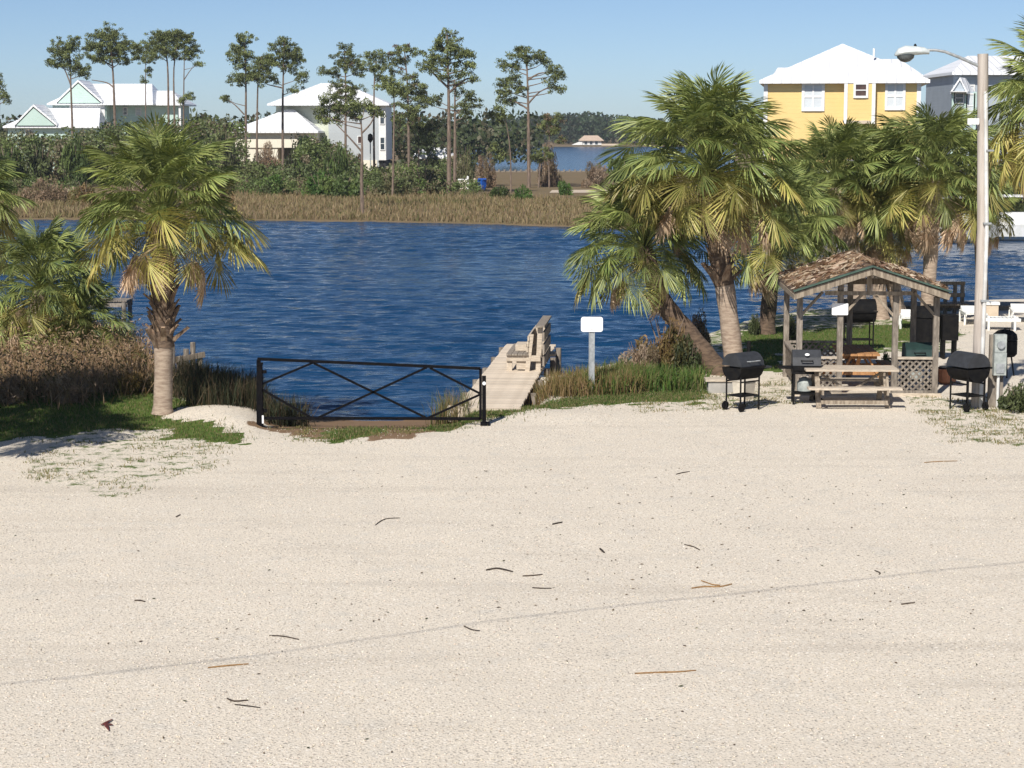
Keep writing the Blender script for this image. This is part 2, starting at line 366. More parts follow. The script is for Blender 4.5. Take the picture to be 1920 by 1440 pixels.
# water: one sheet, its waves as relief
m, n, l, p = _nodes('pond_water'); M['water'] = m
p.inputs['Base Color'].default_value = (.005, .038, .1, 1); p.inputs['Roughness'].default_value = .13; p.inputs['IOR'].default_value = 1.333
tc = n.new('ShaderNodeTexCoord')
n1 = noise(n, l, 1.0, 3, .55, tc.outputs['Object'], (.8, 1.9, 1)); n2 = noise(n, l, 1.0, 3, .6, tc.outputs['Object'], (.22, .5, 1))
n3 = noise(n, l, 1.0, 2, .5, tc.outputs['Object'], (.03, .06, 1))
ma = n.new('ShaderNodeMath'); ma.operation = 'MULTIPLY_ADD'; l.new(n2, ma.inputs[0]); ma.inputs[1].default_value = 2.0; l.new(n1, ma.inputs[2])
b = n.new('ShaderNodeBump'); b.inputs['Strength'].default_value = 1.0; b.inputs['Distance'].default_value = .16
l.new(ma.outputs[0], b.inputs['Height']); l.new(b.outputs[0], p.inputs['Normal'])
yw = [36.0]
while yw[-1] < 150: yw.append(yw[-1] + .10 + .0032 * (yw[-1] - 36))
yw = np.array(yw + [170, 220, 300, 420, 560, 700, 800]); sw = np.linspace(-1, 1, 620)
Yw, Sw = np.meshgrid(yw, sw, indexing='ij'); Xw = Sw * .34 * (Yw + 22) + 1.0
rngw = np.random.default_rng(31); Zw = np.zeros_like(Xw)
for i in range(46):
    lam = .45 * 1.08 ** i if i < 30 else rngw.uniform(.5, 1.4); th = rngw.normal() * .5 + .25; k_ = 2 * math.pi / lam
    ph = rngw.uniform(0, 6.28); am = .0065 * lam ** .75 * rngw.uniform(.6, 1.3) * (.55 if lam > 2.5 else 1)
    wv = np.sin(k_ * (Xw * math.sin(th) + Yw * math.cos(th)) + ph + .8 * np.sin(Xw * .37 + i) + .6 * np.sin(Yw * .23 + 2 * i))
    Zw += am * (wv + .3 * np.cos(2 * np.arcsin(np.clip(wv, -1, 1))) ) * np.clip((lam * 26 - Yw * .16) / 8 + .6, .15, 1)
Zw *= np.clip((158 - Yw) / 12, 0, 1) * (.62 + .38 * np.sin(Xw * .11 + 1.0 + .5 * np.sin(Yw * .08)) * np.sin(Yw * .13 + .4))
iw = np.arange(Xw.size).reshape(Xw.shape); Qw = np.stack([iw[:-1, :-1], iw[:-1, 1:], iw[1:, 1:], iw[1:, :-1]], -1).reshape(-1, 4)
wme = npmesh('water', np.stack([Xw, Yw, WZ + Zw], -1).reshape(-1, 3), np.concatenate([Qw[:, [0, 1, 2]], Qw[:, [0, 2, 3]]]), np.zeros((Xw.size, 3)), 'water')
wme.polygons.foreach_set('use_smooth', [True] * len(wme.polygons)); tag(link('water', wme), kind='structure')

# loose gravel lying on the lot
rng = np.random.default_rng(11); N = 34000
yy = 15 + (38 - 15) * rng.uniform(0, 1, N) ** 1.25; xx = rng.uniform(-1, 1, N) * (yy * .3 + .5)
PXs, PYs = proj(xx, yy, 0 * xx); ok = (near_shore(xx) - yy > 5)
for q in LAWN: ok &= ~inpoly(PXs, PYs, q)
xx, yy = xx[ok], yy[ok]; N = len(xx); s = .004 + .010 * rng.uniform(0, 1, N) ** 2.2
zz = height(xx, yy) + s * .25
O = np.array([[1,0,0],[0,1,0],[-1,0,0],[0,-1,0],[0,0,.7],[0,0,-.7]]); O = O[None] * rng.uniform(.55, 1.25, (N, 6, 1))
ang = rng.uniform(0, 6.28, N); ca, sa = np.cos(ang), np.sin(ang)
OX = O[..., 0] * ca[:, None] * 1.3 - O[..., 1] * sa[:, None]; OY = O[..., 0] * sa[:, None] * 1.3 + O[..., 1] * ca[:, None]
Vs = np.stack([xx[:, None] + OX * s[:, None], yy[:, None] + OY * s[:, None], zz[:, None] + O[..., 2] * s[:, None]], -1).reshape(-1, 3)
k = np.arange(N)[:, None] * 6
Ts = np.concatenate([k + t for t in ([0,1,4],[1,2,4],[2,3,4],[3,0,4],[1,0,5],[2,1,5],[3,2,5],[0,3,5])])
cc = palette(rng, N, [(.68,.6,.49)] * 6 + [(.76,.7,.61)] * 3 + [(.5,.44,.36), (.56,.48,.39), (.36, .31, .26)], .1)
M['stone'] = fm('loose_stones', 0, .9, .15, 0)
tag(link('gravel', npmesh('gravel', Vs, Ts, np.repeat(cc, 6, 0), 'stone')), 'loose pale gravel scattered over the sandy parking lot', 'gravel', kind='stuff')

# ------------------------------------------------------------------ low growth
def scatter_poly(rng, poly, n, rough=True):
    q = np.array(poly); out = []
    while sum(len(o) for o in out) < n:
        # sample in the plan so the growth has even density on the ground
        a = [G(x, max(y, 300)) for x, y in poly]; ax = np.array([v.x for v in a]); ay = np.array([v.y for v in a])
        X = rng.uniform(ax.min(), ax.max(), n * 2); Y = rng.uniform(ay.min(), ay.max(), n * 2)
        ok = inpoly(X, Y, list(zip(ax, ay))); out.append(np.stack([X[ok], Y[ok]], 1))
        if ok.sum() == 0: break
    P = np.concatenate(out)[:n]; return np.column_stack([P, height(P[:, 0], P[:, 1])])
def clumped(rng, P, k, sp):
    c = P[rng.integers(0, len(P), max(1, len(P) // k))]; Q = c[rng.integers(0, len(c), len(P))] + np.column_stack([rng.normal(size=(len(P), 2)) * sp, np.zeros(len(P))])
    Q[:, 2] = height(Q[:, 0], Q[:, 1]); return Q
rng = np.random.default_rng(21)
parts = []
for q, nb in ((LAWN[0], 26000), (LAWN[1], 13000), (LAWN[2], 1300), (LAWN[3], 5000), (LAWN[4], 2600)):
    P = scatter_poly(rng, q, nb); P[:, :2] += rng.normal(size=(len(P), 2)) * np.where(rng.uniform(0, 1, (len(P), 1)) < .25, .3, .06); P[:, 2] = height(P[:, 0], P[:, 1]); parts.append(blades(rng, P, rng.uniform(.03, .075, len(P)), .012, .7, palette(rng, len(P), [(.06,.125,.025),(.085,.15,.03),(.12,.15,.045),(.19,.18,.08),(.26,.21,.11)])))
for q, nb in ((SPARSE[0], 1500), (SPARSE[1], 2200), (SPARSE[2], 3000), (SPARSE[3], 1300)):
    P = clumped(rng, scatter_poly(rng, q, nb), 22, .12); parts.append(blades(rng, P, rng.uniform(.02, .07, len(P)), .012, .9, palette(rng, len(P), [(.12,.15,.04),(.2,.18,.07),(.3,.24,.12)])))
tag(link('grass', npmesh('grass', *join(parts), 'grassm')), 'short green grass along the edges of the gravel lot', 'grass', kind='stuff')

DRY = [[(-300,770),(0,765),(150,765),(240,752),(290,745),(288,690),(260,648),(200,628),(0,640),(-300,640)]]
parts = []
brown = [(.3,.2,.125),(.36,.25,.16),(.24,.16,.095),(.33,.22,.14),(.2,.16,.08),(.42,.31,.21)]
P = clumped(rng, scatter_poly(rng, DRY[0], 17000), 24, .3)
parts.append(blades(rng, P, rng.uniform(.22, .75, len(P)), .018, .95, palette(rng, len(P), brown)))
P2 = clumped(rng, scatter_poly(rng, DRY[0], 9000), 70, .32); P2[:, 2] += rng.uniform(.1, .95, len(P2))
parts.append(leaves(rng, P2, rng.uniform(.05, .14, len(P2)), .03, palette(rng, len(P2), brown + [(.12,.1,.035),(.09,.09,.03)])))
tag(link('dry_brush', npmesh('dry_brush', *join(parts), 'grassm')), 'tangled brown dry brush on the bank left of the trimmed palm', 'brush', kind='stuff')
parts = []
P = clumped(rng, scatter_poly(rng, [(345,770),(480,778),(560,784),(565,772),(480,745),(400,722),(345,700)], 5200), 40, .16)
parts.append(blades(rng, P, rng.uniform(.22, .72, len(P)), .015, .45, palette(rng, len(P), [(.04,.05,.026),(.03,.036,.02),(.06,.055,.03),(.11,.08,.05)])))
tag(link('dark_rushes', npmesh('dark_rushes', *join(parts), 'grassm')), 'dark marsh rushes at the water behind the left gate post', 'rushes', kind='stuff')
parts = []
P = clumped(rng, scatter_poly(rng, [(1015,748),(1110,742),(1200,738),(1200,714),(1110,718),(1025,726)], 4200), 30, .17)
parts.append(blades(rng, P, rng.uniform(.22, .55, len(P)), .015, .55, palette(rng, len(P), [(.25,.17,.08),(.2,.15,.06),(.15,.14,.05),(.32,.22,.12)])))
tag(link('brown_shore_grass', npmesh('brown_shore_grass', *join(parts), 'grassm')), 'tall brown grass on the shore between the dock and the sign post', 'shore grass', kind='stuff')
parts = []
P = clumped(rng, scatter_poly(rng, [(1090,742),(1305,732),(1305,715),(1200,700),(1100,716)], 4300), 36, .18)
parts.append(blades(rng, P, rng.uniform(.24, .55, len(P)), .026, .6, palette(rng, len(P), [(.075,.135,.028),(.1,.17,.04),(.15,.18,.055),(.065,.11,.028),(.19,.18,.08)])))
tag(link('green_shore_grass', npmesh('green_shore_grass', *join(parts), 'grassm')), 'arching green blades on the shore right of the sign post', 'shore grass', kind='stuff')
parts = []
P = clumped(rng, scatter_poly(rng, [(825,776),(862,776),(866,762),(830,762)], 420), 40, .14)
parts.append(blades(rng, P, rng.uniform(.3, .85, len(P)), .014, .32, palette(rng, len(P), [(.1,.12,.04),(.25,.18,.09),(.16,.15,.06)])))
tag(link('dock_side_grass', npmesh('dock_side_grass', *join(parts), 'grassm')), 'thin wispy grass at the left side of the dock foot', 'grass', kind='stuff')
# far marsh
parts = []; N = 76000
yy = rng.uniform(0, 1, N) ** 1.3; xx = rng.uniform(-1, 1, N); fy = 128; X = xx * 62 - 5; Y = far_shore(X) + 1.2 + yy * 34
Z = height(X, Y); ok = Z > -.62; X, Y, Z = X[ok], Y[ok], Z[ok]; N = len(X)
shape = .55 + .45 * np.sin(X * .21 + Y * .13) * np.sin(X * .07 - Y * .19 + 1)
cA = palette(rng, N, [(.29,.215,.125),(.34,.26,.16),(.24,.185,.1),(.25,.215,.11)]); cB = palette(rng, N, [(.11,.12,.045),(.15,.13,.05)])
mixk = (rng.uniform(0, 1, N) < .12 + .5 * (shape > .85) * (Y - far_shore(X) > 10))[:, None]
parts.append(blades(rng, np.stack([X, Y, Z], 1), rng.uniform(.22, .9, N) * (.42 + .55 * shape * (.7 + .5 * np.sin(X * 1.3) * np.sin(X * .47 + Y))), .05, .6, np.where(mixk, cB, cA)))
tag(link('marsh_grass', npmesh('marsh_grass', *join(parts), 'grassm')), 'band of brown marsh grass along the far shore', 'marsh grass', kind='stuff')

# ================================================================== palms
def frond_mesh(seed, kind):
    rng = np.random.default_rng(seed); V = []; T = []; C = []
    dead = kind == 'dead'; Lp = 1.26
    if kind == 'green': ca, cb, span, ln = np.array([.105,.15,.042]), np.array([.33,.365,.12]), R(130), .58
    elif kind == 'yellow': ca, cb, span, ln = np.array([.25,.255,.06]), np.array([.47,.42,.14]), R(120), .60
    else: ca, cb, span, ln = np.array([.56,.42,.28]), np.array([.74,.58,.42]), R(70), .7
    sag = rng.uniform(.2, .6) if not dead else .5
    # petiole
    k = 6
    pts = [(Lp * t, 0, .10 * math.sin(t * math.pi) - .06 * t) for t in np.linspace(0, 1, k)]
    for i, (x, y, z) in enumerate(pts):
        wd = .028 - .014 * i / (k - 1); V += [(x, -wd, z), (x, 0, z - .018), (x, wd, z), (x, 0, z + .012)]
        C += [cb * (1.1 if not dead else .8)] * 4
        if i:
            a = (i - 1) * 4; b = i * 4
            for j in range(4): j2 = (j + 1) % 4; T += [(a + j, a + j2, b + j2), (a + j, b + j2, b + j)]
    hub = np.array(pts[-1]); nl = 40; be = (.05 + .17 * (seed // 7) + rng.uniform(0, .1)) if kind == 'green' else rng.uniform(.55, 1.0)
    if dead: be = rng.uniform(.7, 1.15)
    RB = np.array([[math.cos(be), 0, math.sin(be)], [0, 1, 0], [-math.sin(be), 0, math.cos(be)]])
    for i in range(nl):
        t = -1 + 2 * (i + .5) / nl; ph = t * span + rng.normal() * .02
        s = (1 - abs(t)) ** .8 * .30; at = hub + RB @ np.array([s, 0, -.35 * s * s - sag * .25 * s])
        L = ln * (1 - .3 * abs(t) ** 2) * rng.uniform(.88, 1.08) - s * .35
        d = np.array([math.cos(ph), math.sin(ph), -.22 * abs(math.sin(ph)) - .12 + rng.normal() * .05]); d = RB @ (d / np.linalg.norm(d))
        side = np.cross(d, [0, 0, 1]); side /= np.linalg.norm(side); up = np.cross(side, d)
        dphi = 2 * span / nl; st = (.03, .42, .72, 1.0); hw = (.006, .42 * L * dphi * .40, .016, 0)
        if dead: hw = (.006, .03, .018, 0)
        tip = rng.uniform(.5, 1.3); k0 = len(V); curl = rng.normal() * .06
        cr = ca + (cb - ca) * rng.uniform(0, 1)
        for r, h in zip(st, hw):
            drop = sag * tip * (max(r - .25, 0) / .75) ** 2 * L * .62
            c = at + d * r * L + np.array([0, 0, -drop]) + side * curl * r * r
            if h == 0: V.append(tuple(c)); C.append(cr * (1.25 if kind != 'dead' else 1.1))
            else:
                V += [tuple(c - side * h + up * h * .35), tuple(c - up * h * .25), tuple(c + side * h + up * h * .35)]; C += [cr] * 3
        for q in range(2):
            a = k0 + q * 3; b = a + 3; T += [(a, a + 1, b + 1), (a, b + 1, b), (a + 1, a + 2, b + 2), (a + 1, b + 2, b + 1)]
        a = k0 + 6; T += [(a, a + 1, a + 3), (a + 1, a + 2, a + 3)]
        if kind == 'yellow' and rng.uniform() < .6:
            for j in range(6, 10): C[k0 + j] = C[k0 + j] * .6 + np.array([.2, .12, .05]) * .5
    return npmesh('frond', V, T, np.array(C), 'dead' if dead else 'frond')
FR = {k: [frond_mesh(i * 7 + j, k) for i in range(5)] for j, k in enumerate(('green', 'yellow', 'dead'))}
bt = MB(); bt.add([(-.06,0,-.12),(.06,0,-.12),(.055,.05,.02),(-.055,.05,.02),(.03,.16,.2),(-.03,.16,.2),(-.05,-.01,.02),(.05,-.01,.02),(.028,.12,.21),(-.028,.12,.21)],
       [(0,1,2,3),(3,2,4,5),(0,6,7,1),(6,9,8,7),(5,4,8,9),(1,7,2),(0,3,6),(7,8,4,2),(6,3,5,9)])
BOOT = bt.mesh('leaf_base'); BOOT.materials.append(M['boot'])
def smooth_path(pts, k=5):
    pts = [Vector(p) for p in pts]; out = []
    for i in range(len(pts) - 1):
        p0, p1, p2, p3 = pts[max(i - 1, 0)], pts[i], pts[i + 1], pts[min(i + 2, len(pts) - 1)]
        for j in range(k):
            t = j / k; out.append(.5 * ((2 * p1) + (-p0 + p2) * t + (2 * p0 - 5 * p1 + 4 * p2 - p3) * t * t + (-p0 + 3 * p1 - 3 * p2 + p3) * t ** 3))
    out.append(pts[-1]); return out
def palm(label, path, rad, crownR, seed, n=46, dead=5, boots=None, group=None, dark=False, low=-16, yellow=.22, hang=(20, 55), ellip=1.0):
    """path: world points of the trunk from the ground to the growing point"""
    rnd = random.Random(seed); base = Vector(path[0]); root = empty('palm_tree', base, label, 'palm tree', group)
    pth = [p - base for p in smooth_path(path)]; L = len(pth) - 1
    rr = []
    for i in range(L + 1):
        t = i / L; r = rad[0] + (rad[1] - rad[0]) * t + .05 * max(0, 1 - t * 9); rr.append(r * (1 + .05 * math.sin(i * 2.3 + seed)))
    tb = MB(); tb.tube(pth, rr, 14); tk = tb.build('trunk', 'palmdark' if dark else 'palmtrunk', root, True)  # dark: darker trunk colour paints in the shade on the shaded palms
    if boots:
        t0, t1, nb = boots
        sl = MB()
        i0 = int(t0 * L); sl.tube([p + Vector((0, -.001, 0)) for p in pth[i0:]], [r * 1.06 for r in rr[i0:]], 14); sl.build('upper_sheath', 'palmdark', root, True)
        for i in range(nb):
            t = t0 + (t1 - t0) * i / nb; f = t * L; j = min(int(f), L - 1); p = pth[j].lerp(pth[j + 1], f - j); a = i * 2.399
            o = link('leaf_base', BOOT, tk); sc_ = rnd.uniform(.75, 1.25)
            o.matrix_local = Matrix.Translation(p + Vector((math.sin(-a) * rr[j] * 1.0, math.cos(-a) * rr[j] * 1.0, 0))) @ Matrix.Rotation(a, 4, 'Z') @ Matrix.Rotation(R(rnd.uniform(-20, 6)), 4, 'X') @ Matrix.Scale(sc_ * (.8 if i > nb * .06 else 1.35), 4)
    top = pth[-1]; k = crownR / 1.95
    n = int(n * 3.1)
    for i in range(n):
        u = (i + .5) / n; el = R(86 + (low - 86) * u ** .95 + rnd.uniform(-8, 8)); az = i * 2.39996 + rnd.uniform(-.25, .25)
        kind = 'yellow' if u > .72 and rnd.random() < yellow * 2.2 else 'green'
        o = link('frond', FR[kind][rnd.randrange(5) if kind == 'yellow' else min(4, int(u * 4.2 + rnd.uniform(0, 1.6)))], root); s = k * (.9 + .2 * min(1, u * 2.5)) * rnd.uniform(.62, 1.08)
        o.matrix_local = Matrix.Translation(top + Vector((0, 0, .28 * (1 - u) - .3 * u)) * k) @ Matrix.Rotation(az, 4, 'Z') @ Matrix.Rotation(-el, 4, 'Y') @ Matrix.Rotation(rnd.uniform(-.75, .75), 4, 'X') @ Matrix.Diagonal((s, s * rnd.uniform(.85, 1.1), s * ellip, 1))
    for i in range(dead):
        el = -R(rnd.uniform(*hang)); az = i * 2.39996 * 1.7 + rnd.uniform(-.5, .5) + seed
        o = link('dead_frond', FR['dead'][rnd.randrange(5)], root); s = k * rnd.uniform(.62, .95)
        o.matrix_local = Matrix.Translation(top + Vector((0, 0, -.42 * k))) @ Matrix.Rotation(az, 4, 'Z') @ Matrix.Rotation(-el, 4, 'Y') @ Matrix.Rotation(rnd.uniform(-.6, .6), 4, 'X') @ Matrix.Diagonal((s, s * .8, s * .8, 1))
    return root
def tpath(pts, D0=None):
    """trunk through photo points at the base's distance"""
    b = GG(*pts[0]) if D0 is None else A(*pts[0], D0); out = [b]
    if D0 is not None: out[0].z = hz(b.x, b.y)
    for x, y, *dd in pts[1:]: out.append(A(x, y, out[0].y + (dd[0] if dd else 0)))
    return out
palm('palm with smooth pale lower trunk and hanging straw fronds left of the black gate', tpath([(305,776),(307,650),(305,540),(306,414)]), (.165, .215), 1.84, 3, 48, 12, (.36, .98, 70), yellow=.4, low=-10, hang=(12, 40))
palm('tall full palm with pale leaning trunk behind the small barrel grill', tpath([(1380,708),(1362,560),(1343,440),(1328,320)]), (.215, .2), 2.15, 8, 60, 11, (.42, .98, 70), yellow=.4, low=-14, hang=(10, 40))
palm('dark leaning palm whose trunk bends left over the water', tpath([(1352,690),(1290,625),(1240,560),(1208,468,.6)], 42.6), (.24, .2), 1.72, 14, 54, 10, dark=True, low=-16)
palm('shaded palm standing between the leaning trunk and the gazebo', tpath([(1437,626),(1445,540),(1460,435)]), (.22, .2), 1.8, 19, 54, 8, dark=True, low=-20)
palm('palm behind the gazebo with its trunk seen under the roof peak', tpath([(1610,602),(1606,500),(1568,350)]), (.22, .2), 1.9, 23, 54, 10, yellow=.3)
palm('broad palm behind the right half of the gazebo roof', tpath([(1737,606),(1745,480),(1752,334)]), (.2, .2), 2.1, 27, 58, 18, yellow=.3, low=-14, hang=(20, 55))
palm('lower palm crown just above the gazebo roof with straw skirt', tpath([(1690,598),(1672,520),(1658,418)]), (.2, .2), 1.6, 31, 46, 18, yellow=.45, hang=(20, 55))
palm('palm between the two crowns behind the gazebo', tpath([(1652,598),(1645,480),(1640,330)]), (.2, .2), 1.55, 33, 44, 8, yellow=.3)
palm('small palm half hidden behind the street light pole', tpath([(1845,592),(1840,510),(1835,400)]), (.18, .16), 1.2, 37, 34, 10, yellow=.45)
palm('palm cut by the right picture edge with a ragged brown skirt', tpath([(2025,765),(2015,500),(1998,205)]), (.22, .2), 1.75, 41, 58, 34, yellow=.5, low=-30, hang=(20, 60))
palm('palm crown cut by the left picture edge', tpath([(-110,800),(-100,600),(-96,385)]), (.2, .2), 1.45, 45, 46, 8, yellow=.4)
palm('low bushy palm at the left edge above the dry brush', tpath([(62,668),(66,615),(76,545)]), (.2, .2), 1.75, 51, 50, 6, yellow=.3, low=-34)
palm('short yellowing palm right of the bushy one above the dry brush', tpath([(165,668),(160,645),(156,606)]), (.16, .16), 1.15, 55, 40, 5, yellow=.6, low=-34)
palm('palm standing left outside the picture whose shade crosses the grass', [Vector((-10.3,29.5,0)), Vector((-10.2,29.5,2.2)), Vector((-10.2,29.6,4.3))], (.2, .2), 1.75, 61, 46, 6)
palm('second palm standing left outside the picture beside the lot', [Vector((-11.0,33,0)), Vector((-10.95,33,2)), Vector((-10.95,33.1,4.1))], (.2, .2), 1.8, 63, 46, 6)

# ================================================================== pines on the far bank
def pine(label, trunk, tufts, D=None, r0=.17, seed=0, tint=1.0, brown=.0, limbs=(), dens=1.0):
    rng = np.random.default_rng(seed); b = G(*trunk[0]); D = D or b.y; b = A(trunk[0][0], trunk[0][1], D); b.z = hz(b.x, b.y)
    root = empty('pine_tree', b, label, 'pine tree', 'tall pines on the far bank'); px = D / F
    pts = [Vector((0, 0, -.05))] + [A(x, y, D) - b for x, y in trunk[1:]]
    pth = smooth_path(pts, 4); n = len(pth) - 1; tb = MB(); tb.tube(pth, [r0 * (1 - .72 * i / n) for i in range(n + 1)], 7)
    def at_h(z):
        for i in range(n):
            if pth[i + 1].z >= z: return pth[i].lerp(pth[i + 1], max(0, min(1, (z - pth[i].z) / max(1e-4, pth[i + 1].z - pth[i].z))))
        return pth[-1]
    P = []; C = []
    for lx in limbs:
        q = [A(x, y, D) - b for x, y in lx]; tb.tube(smooth_path(q, 3), [r0 * .5 * (1 - .6 * i / (3 * (len(q) - 1))) for i in range(3 * (len(q) - 1) + 1)], 5)
    for (cx, cy, rx, ry) in tufts:
        c = A(cx, cy, D) - b; c.y += rng.uniform(-.6, .6) * rx * px; rx *= px; ry *= px; rx *= 1.25; ry *= 1.3
        s = at_h(c.z - rx * .45 - .3); mid = s.lerp(c, .55) + Vector((0, 0, -.12)); tb.tube([s, mid, c], [r0 * .3, r0 * .2, .015], 5)
        nb = max(6, int(12 * dens * rx * ry / .55))
        d = unit(rng.normal(size=(nb, 3))) * rng.uniform(.35, 1.05, (nb, 1)); bc = np.array(c) + d * np.array([rx, rx * .9, ry])
        for q in bc:
            if rng.uniform() < .5: tb.tube([Vector(q) * .35 + c * .65, Vector(q)], [.02, .012], 3, False)
            br = rng.uniform(.2, .44); m_ = int(46 * br / .33); dd = unit(rng.normal(size=(m_, 3))) * (rng.uniform(0, 1, (m_, 1)) ** .5) * br
            P.append(q + dd * [1.15, 1.15, .8]); t = rng.uniform(.6, 1.5)
            cb = np.array([.15, .175, .065]) * t * tint if rng.uniform() > brown else np.array([.18, .13, .08])
            C.append(np.tile(cb, (m_, 1)) * (1 + rng.uniform(-.2, .2, (m_, 1))))
    tb.build('trunk', 'bark', root, True); P = np.concatenate(P); C = np.concatenate(C)
    link('crown', npmesh('crown', *leaves(rng, P, rng.uniform(.16, .34, len(P)), .085, C, .6), 'pine'), root)
pine('pine at the left picture edge beyond the palms', [(-4,345),(-3,250),(0,150)], [(0,165,10,16),(12,184,11,7),(-14,190,14,10),(-10,150,12,10)], seed=1)
pine('leftmost slim pine in front of the mint house with a drooping right clump', [(137,342),(136,250),(133,165),(130,80)], [(122,84,20,14),(140,80,14,10),(108,98,14,9),(128,104,22,10),(101,118,18,10),(122,122,14,7),(148,128,18,11),(160,136,12,10)], seed=2, limbs=[[(133,160),(120,128),(108,120)]])
pine('broad crowned pine over the mint house roof ridge', [(217,335),(215,220),(212,140),(206,65)], [(205,62,22,13),(188,78,22,14),(225,78,26,14),(180,100,20,13),(206,92,24,12),(240,90,22,12),(196,112,20,8),(228,112,18,9),(254,92,10,9),(170,88,10,8)], seed=3, r0=.2, limbs=[[(214,165),(200,155),(172,150)],[(213,125),(190,112),(182,105)]])
pine('small dark sprig pine left of the flat topped trio', [(272,330),(273,220),(273,100)], [(272,92,20,12),(284,108,16,10),(262,108,12,10),(278,132,8,9),(270,150,6,7)], seed=4, r0=.12)
pine('flat topped pine, left trunk of the close trio', [(317,335),(316,220),(314,120),(305,75)], [(300,68,22,10),(318,66,20,10),(292,82,16,9),(310,88,24,10),(298,100,18,7)], seed=5, r0=.17)
pine('flat topped pine, middle trunk of the close trio', [(328,335),(327,220),(326,130),(334,75)], [(334,66,22,10),(350,74,16,10),(335,84,22,10),(325,100,18,8)], seed=6, r0=.15)
pine('flat topped pine, right trunk of the close trio with a low dead clump', [(343,335),(344,240),(345,140),(346,95)], [(354,88,16,10),(345,106,18,9),(362,100,14,8),(374,120,10,5),(352,183,12,7),(340,190,6,5)], seed=7, r0=.12, limbs=[[(345,150),(360,128),(374,121)]])
pine('slim pine left of the sage house with a lone low bough', [(462,342),(461,240),(461,150),(458,75)], [(462,74,18,10),(448,86,14,8),(438,104,18,8),(462,100,18,10),(455,120,16,9),(444,148,18,11),(464,142,16,12),(425,186,13,6)], seed=8, limbs=[[(458,215),(442,198),(428,188)]])
pine('short dense pine tucked between two taller ones by the sage house', [(482,342),(482,240),(484,150),(490,105)], [(492,108,14,9),(484,124,18,12),(500,124,12,12),(492,146,22,12),(475,142,12,10)], seed=9, r0=.14)
pine('round crowned pine in front of the sage house low roof', [(531,340),(530,220),(531,150),(533,75)], [(534,80,16,10),(520,90,14,10),(548,96,16,11),(530,106,24,12),(560,114,14,10),(512,116,14,10),(540,124,20,8),(564,144,16,10),(552,166,12,7),(516,150,10,6)], seed=10, limbs=[[(530,165),(508,160),(500,158)]])
pine('pine in front of the sage house with a sparse stepped crown', [(648,338),(648,240),(648,150),(646,95)], [(646,92,15,8),(634,110,14,9),(662,110,14,9),(648,126,20,10),(612,132,13,7),(626,140,12,7),(672,132,12,10),(640,160,18,9),(664,168,18,11),(630,176,16,9),(650,184,22,9),(664,200,14,8),(636,204,14,8)], seed=11, brown=.05)
pine('nearest forked pine standing in the marsh grass before the sage house', [(680,404),(678,340),(679,275),(677,225)], [(612,200,18,9),(604,216,14,9),(628,224,16,9),(640,206,16,8),(660,204,20,8),(684,200,16,8),(704,208,14,9),(672,216,18,7),(618,186,14,6)], D=132, seed=12, r0=.15, limbs=[[(679,285),(655,258),(630,232)],[(678,250),(695,232),(702,215)]])
pine('pine with twin upper boughs behind the forked pine', [(702,335),(701,240),(702,150),(706,115)], [(692,106,14,8),(712,106,13,9),(682,122,13,9),(716,124,10,13),(698,128,14,9),(712,146,9,8)], seed=13, r0=.15)
pine('thin crooked pine beside the right wall of the sage house', [(736,370),(738,280),(739,200),(738,160)], [(728,148,14,8),(744,158,14,9),(722,164,14,8),(740,176,16,8),(752,170,10,8)], seed=14, r0=.1)
pine('open crowned pine left of the tallest pine', [(767,342),(766,250),(764,160),(758,90)], [(758,90,16,8),(744,100,14,8),(774,96,12,7),(736,118,14,9),(756,114,14,8),(744,132,12,8),(770,146,16,8),(760,168,16,10),(786,158,14,9),(776,180,20,9),(756,196,16,7),(790,178,12,9),(768,208,20,9),(750,222,14,9),(780,224,16,9)], seed=15, brown=.08)
pine('dark thin pine behind the open crowned pine', [(785,340),(785,260),(784,170)], [(790,190,14,9),(776,204,14,8),(792,236,14,10),(772,242,16,9),(800,250,16,9),(812,236,10,8),(786,262,16,8),(806,270,12,8)], seed=16, r0=.11, tint=.8)
pine('tallest pine with a high rounded crown right of the sage house', [(842,365),(842,250),(841,165),(838,60)], [(838,66,16,10),(826,80,14,10),(850,80,16,10),(838,94,22,11),(806,102,14,9),(796,118,16,10),(822,114,16,9),(868,98,16,10),(884,106,12,10),(880,124,14,9),(850,116,22,11),(816,132,14,6),(842,140,20,8),(872,140,12,7),(892,148,10,6)], seed=17, r0=.22, limbs=[[(841,175),(870,150),(888,146)],[(841,165),(815,140),(800,122)]])
pine('pine close behind the tallest one with low spreading boughs', [(853,352),(853,260),(853,150)], [(868,176,14,7),(884,184,14,8),(896,196,10,7),(868,200,14,8),(820,188,14,9),(806,196,10,7),(856,160,12,8),(876,214,12,6)], seed=18, r0=.2, tint=.8)
pine('solitary pine with wide uneven crown left of the far house', [(992,352),(991,250),(990,180),(987,95)], [(985,94,16,8),(970,104,16,8),(1004,102,16,9),(985,114,22,9),(946,118,14,8),(962,126,16,7),(1018,118,12,8),(944,152,12,8),(962,150,16,9),(950,168,18,9),(974,168,14,9),(940,182,12,8),(962,188,16,8),(1036,132,14,9),(1050,138,10,9),(1030,148,14,8),(1046,168,13,6),(1032,164,9,6)], seed=19, r0=.2, limbs=[[(990,205),(975,195),(962,190)],[(990,195),(1012,172),(1036,162)],[(990,150),(1010,138),(1030,136)]])
pine('thin wispy pine just left of the solitary one', [(958,362),(957,290),(950,235),(940,205)], [(936,206,14,8),(924,216,12,8),(942,224,12,7),(930,278,12,7),(940,290,10,6)], seed=20, r0=.08, tint=.85)
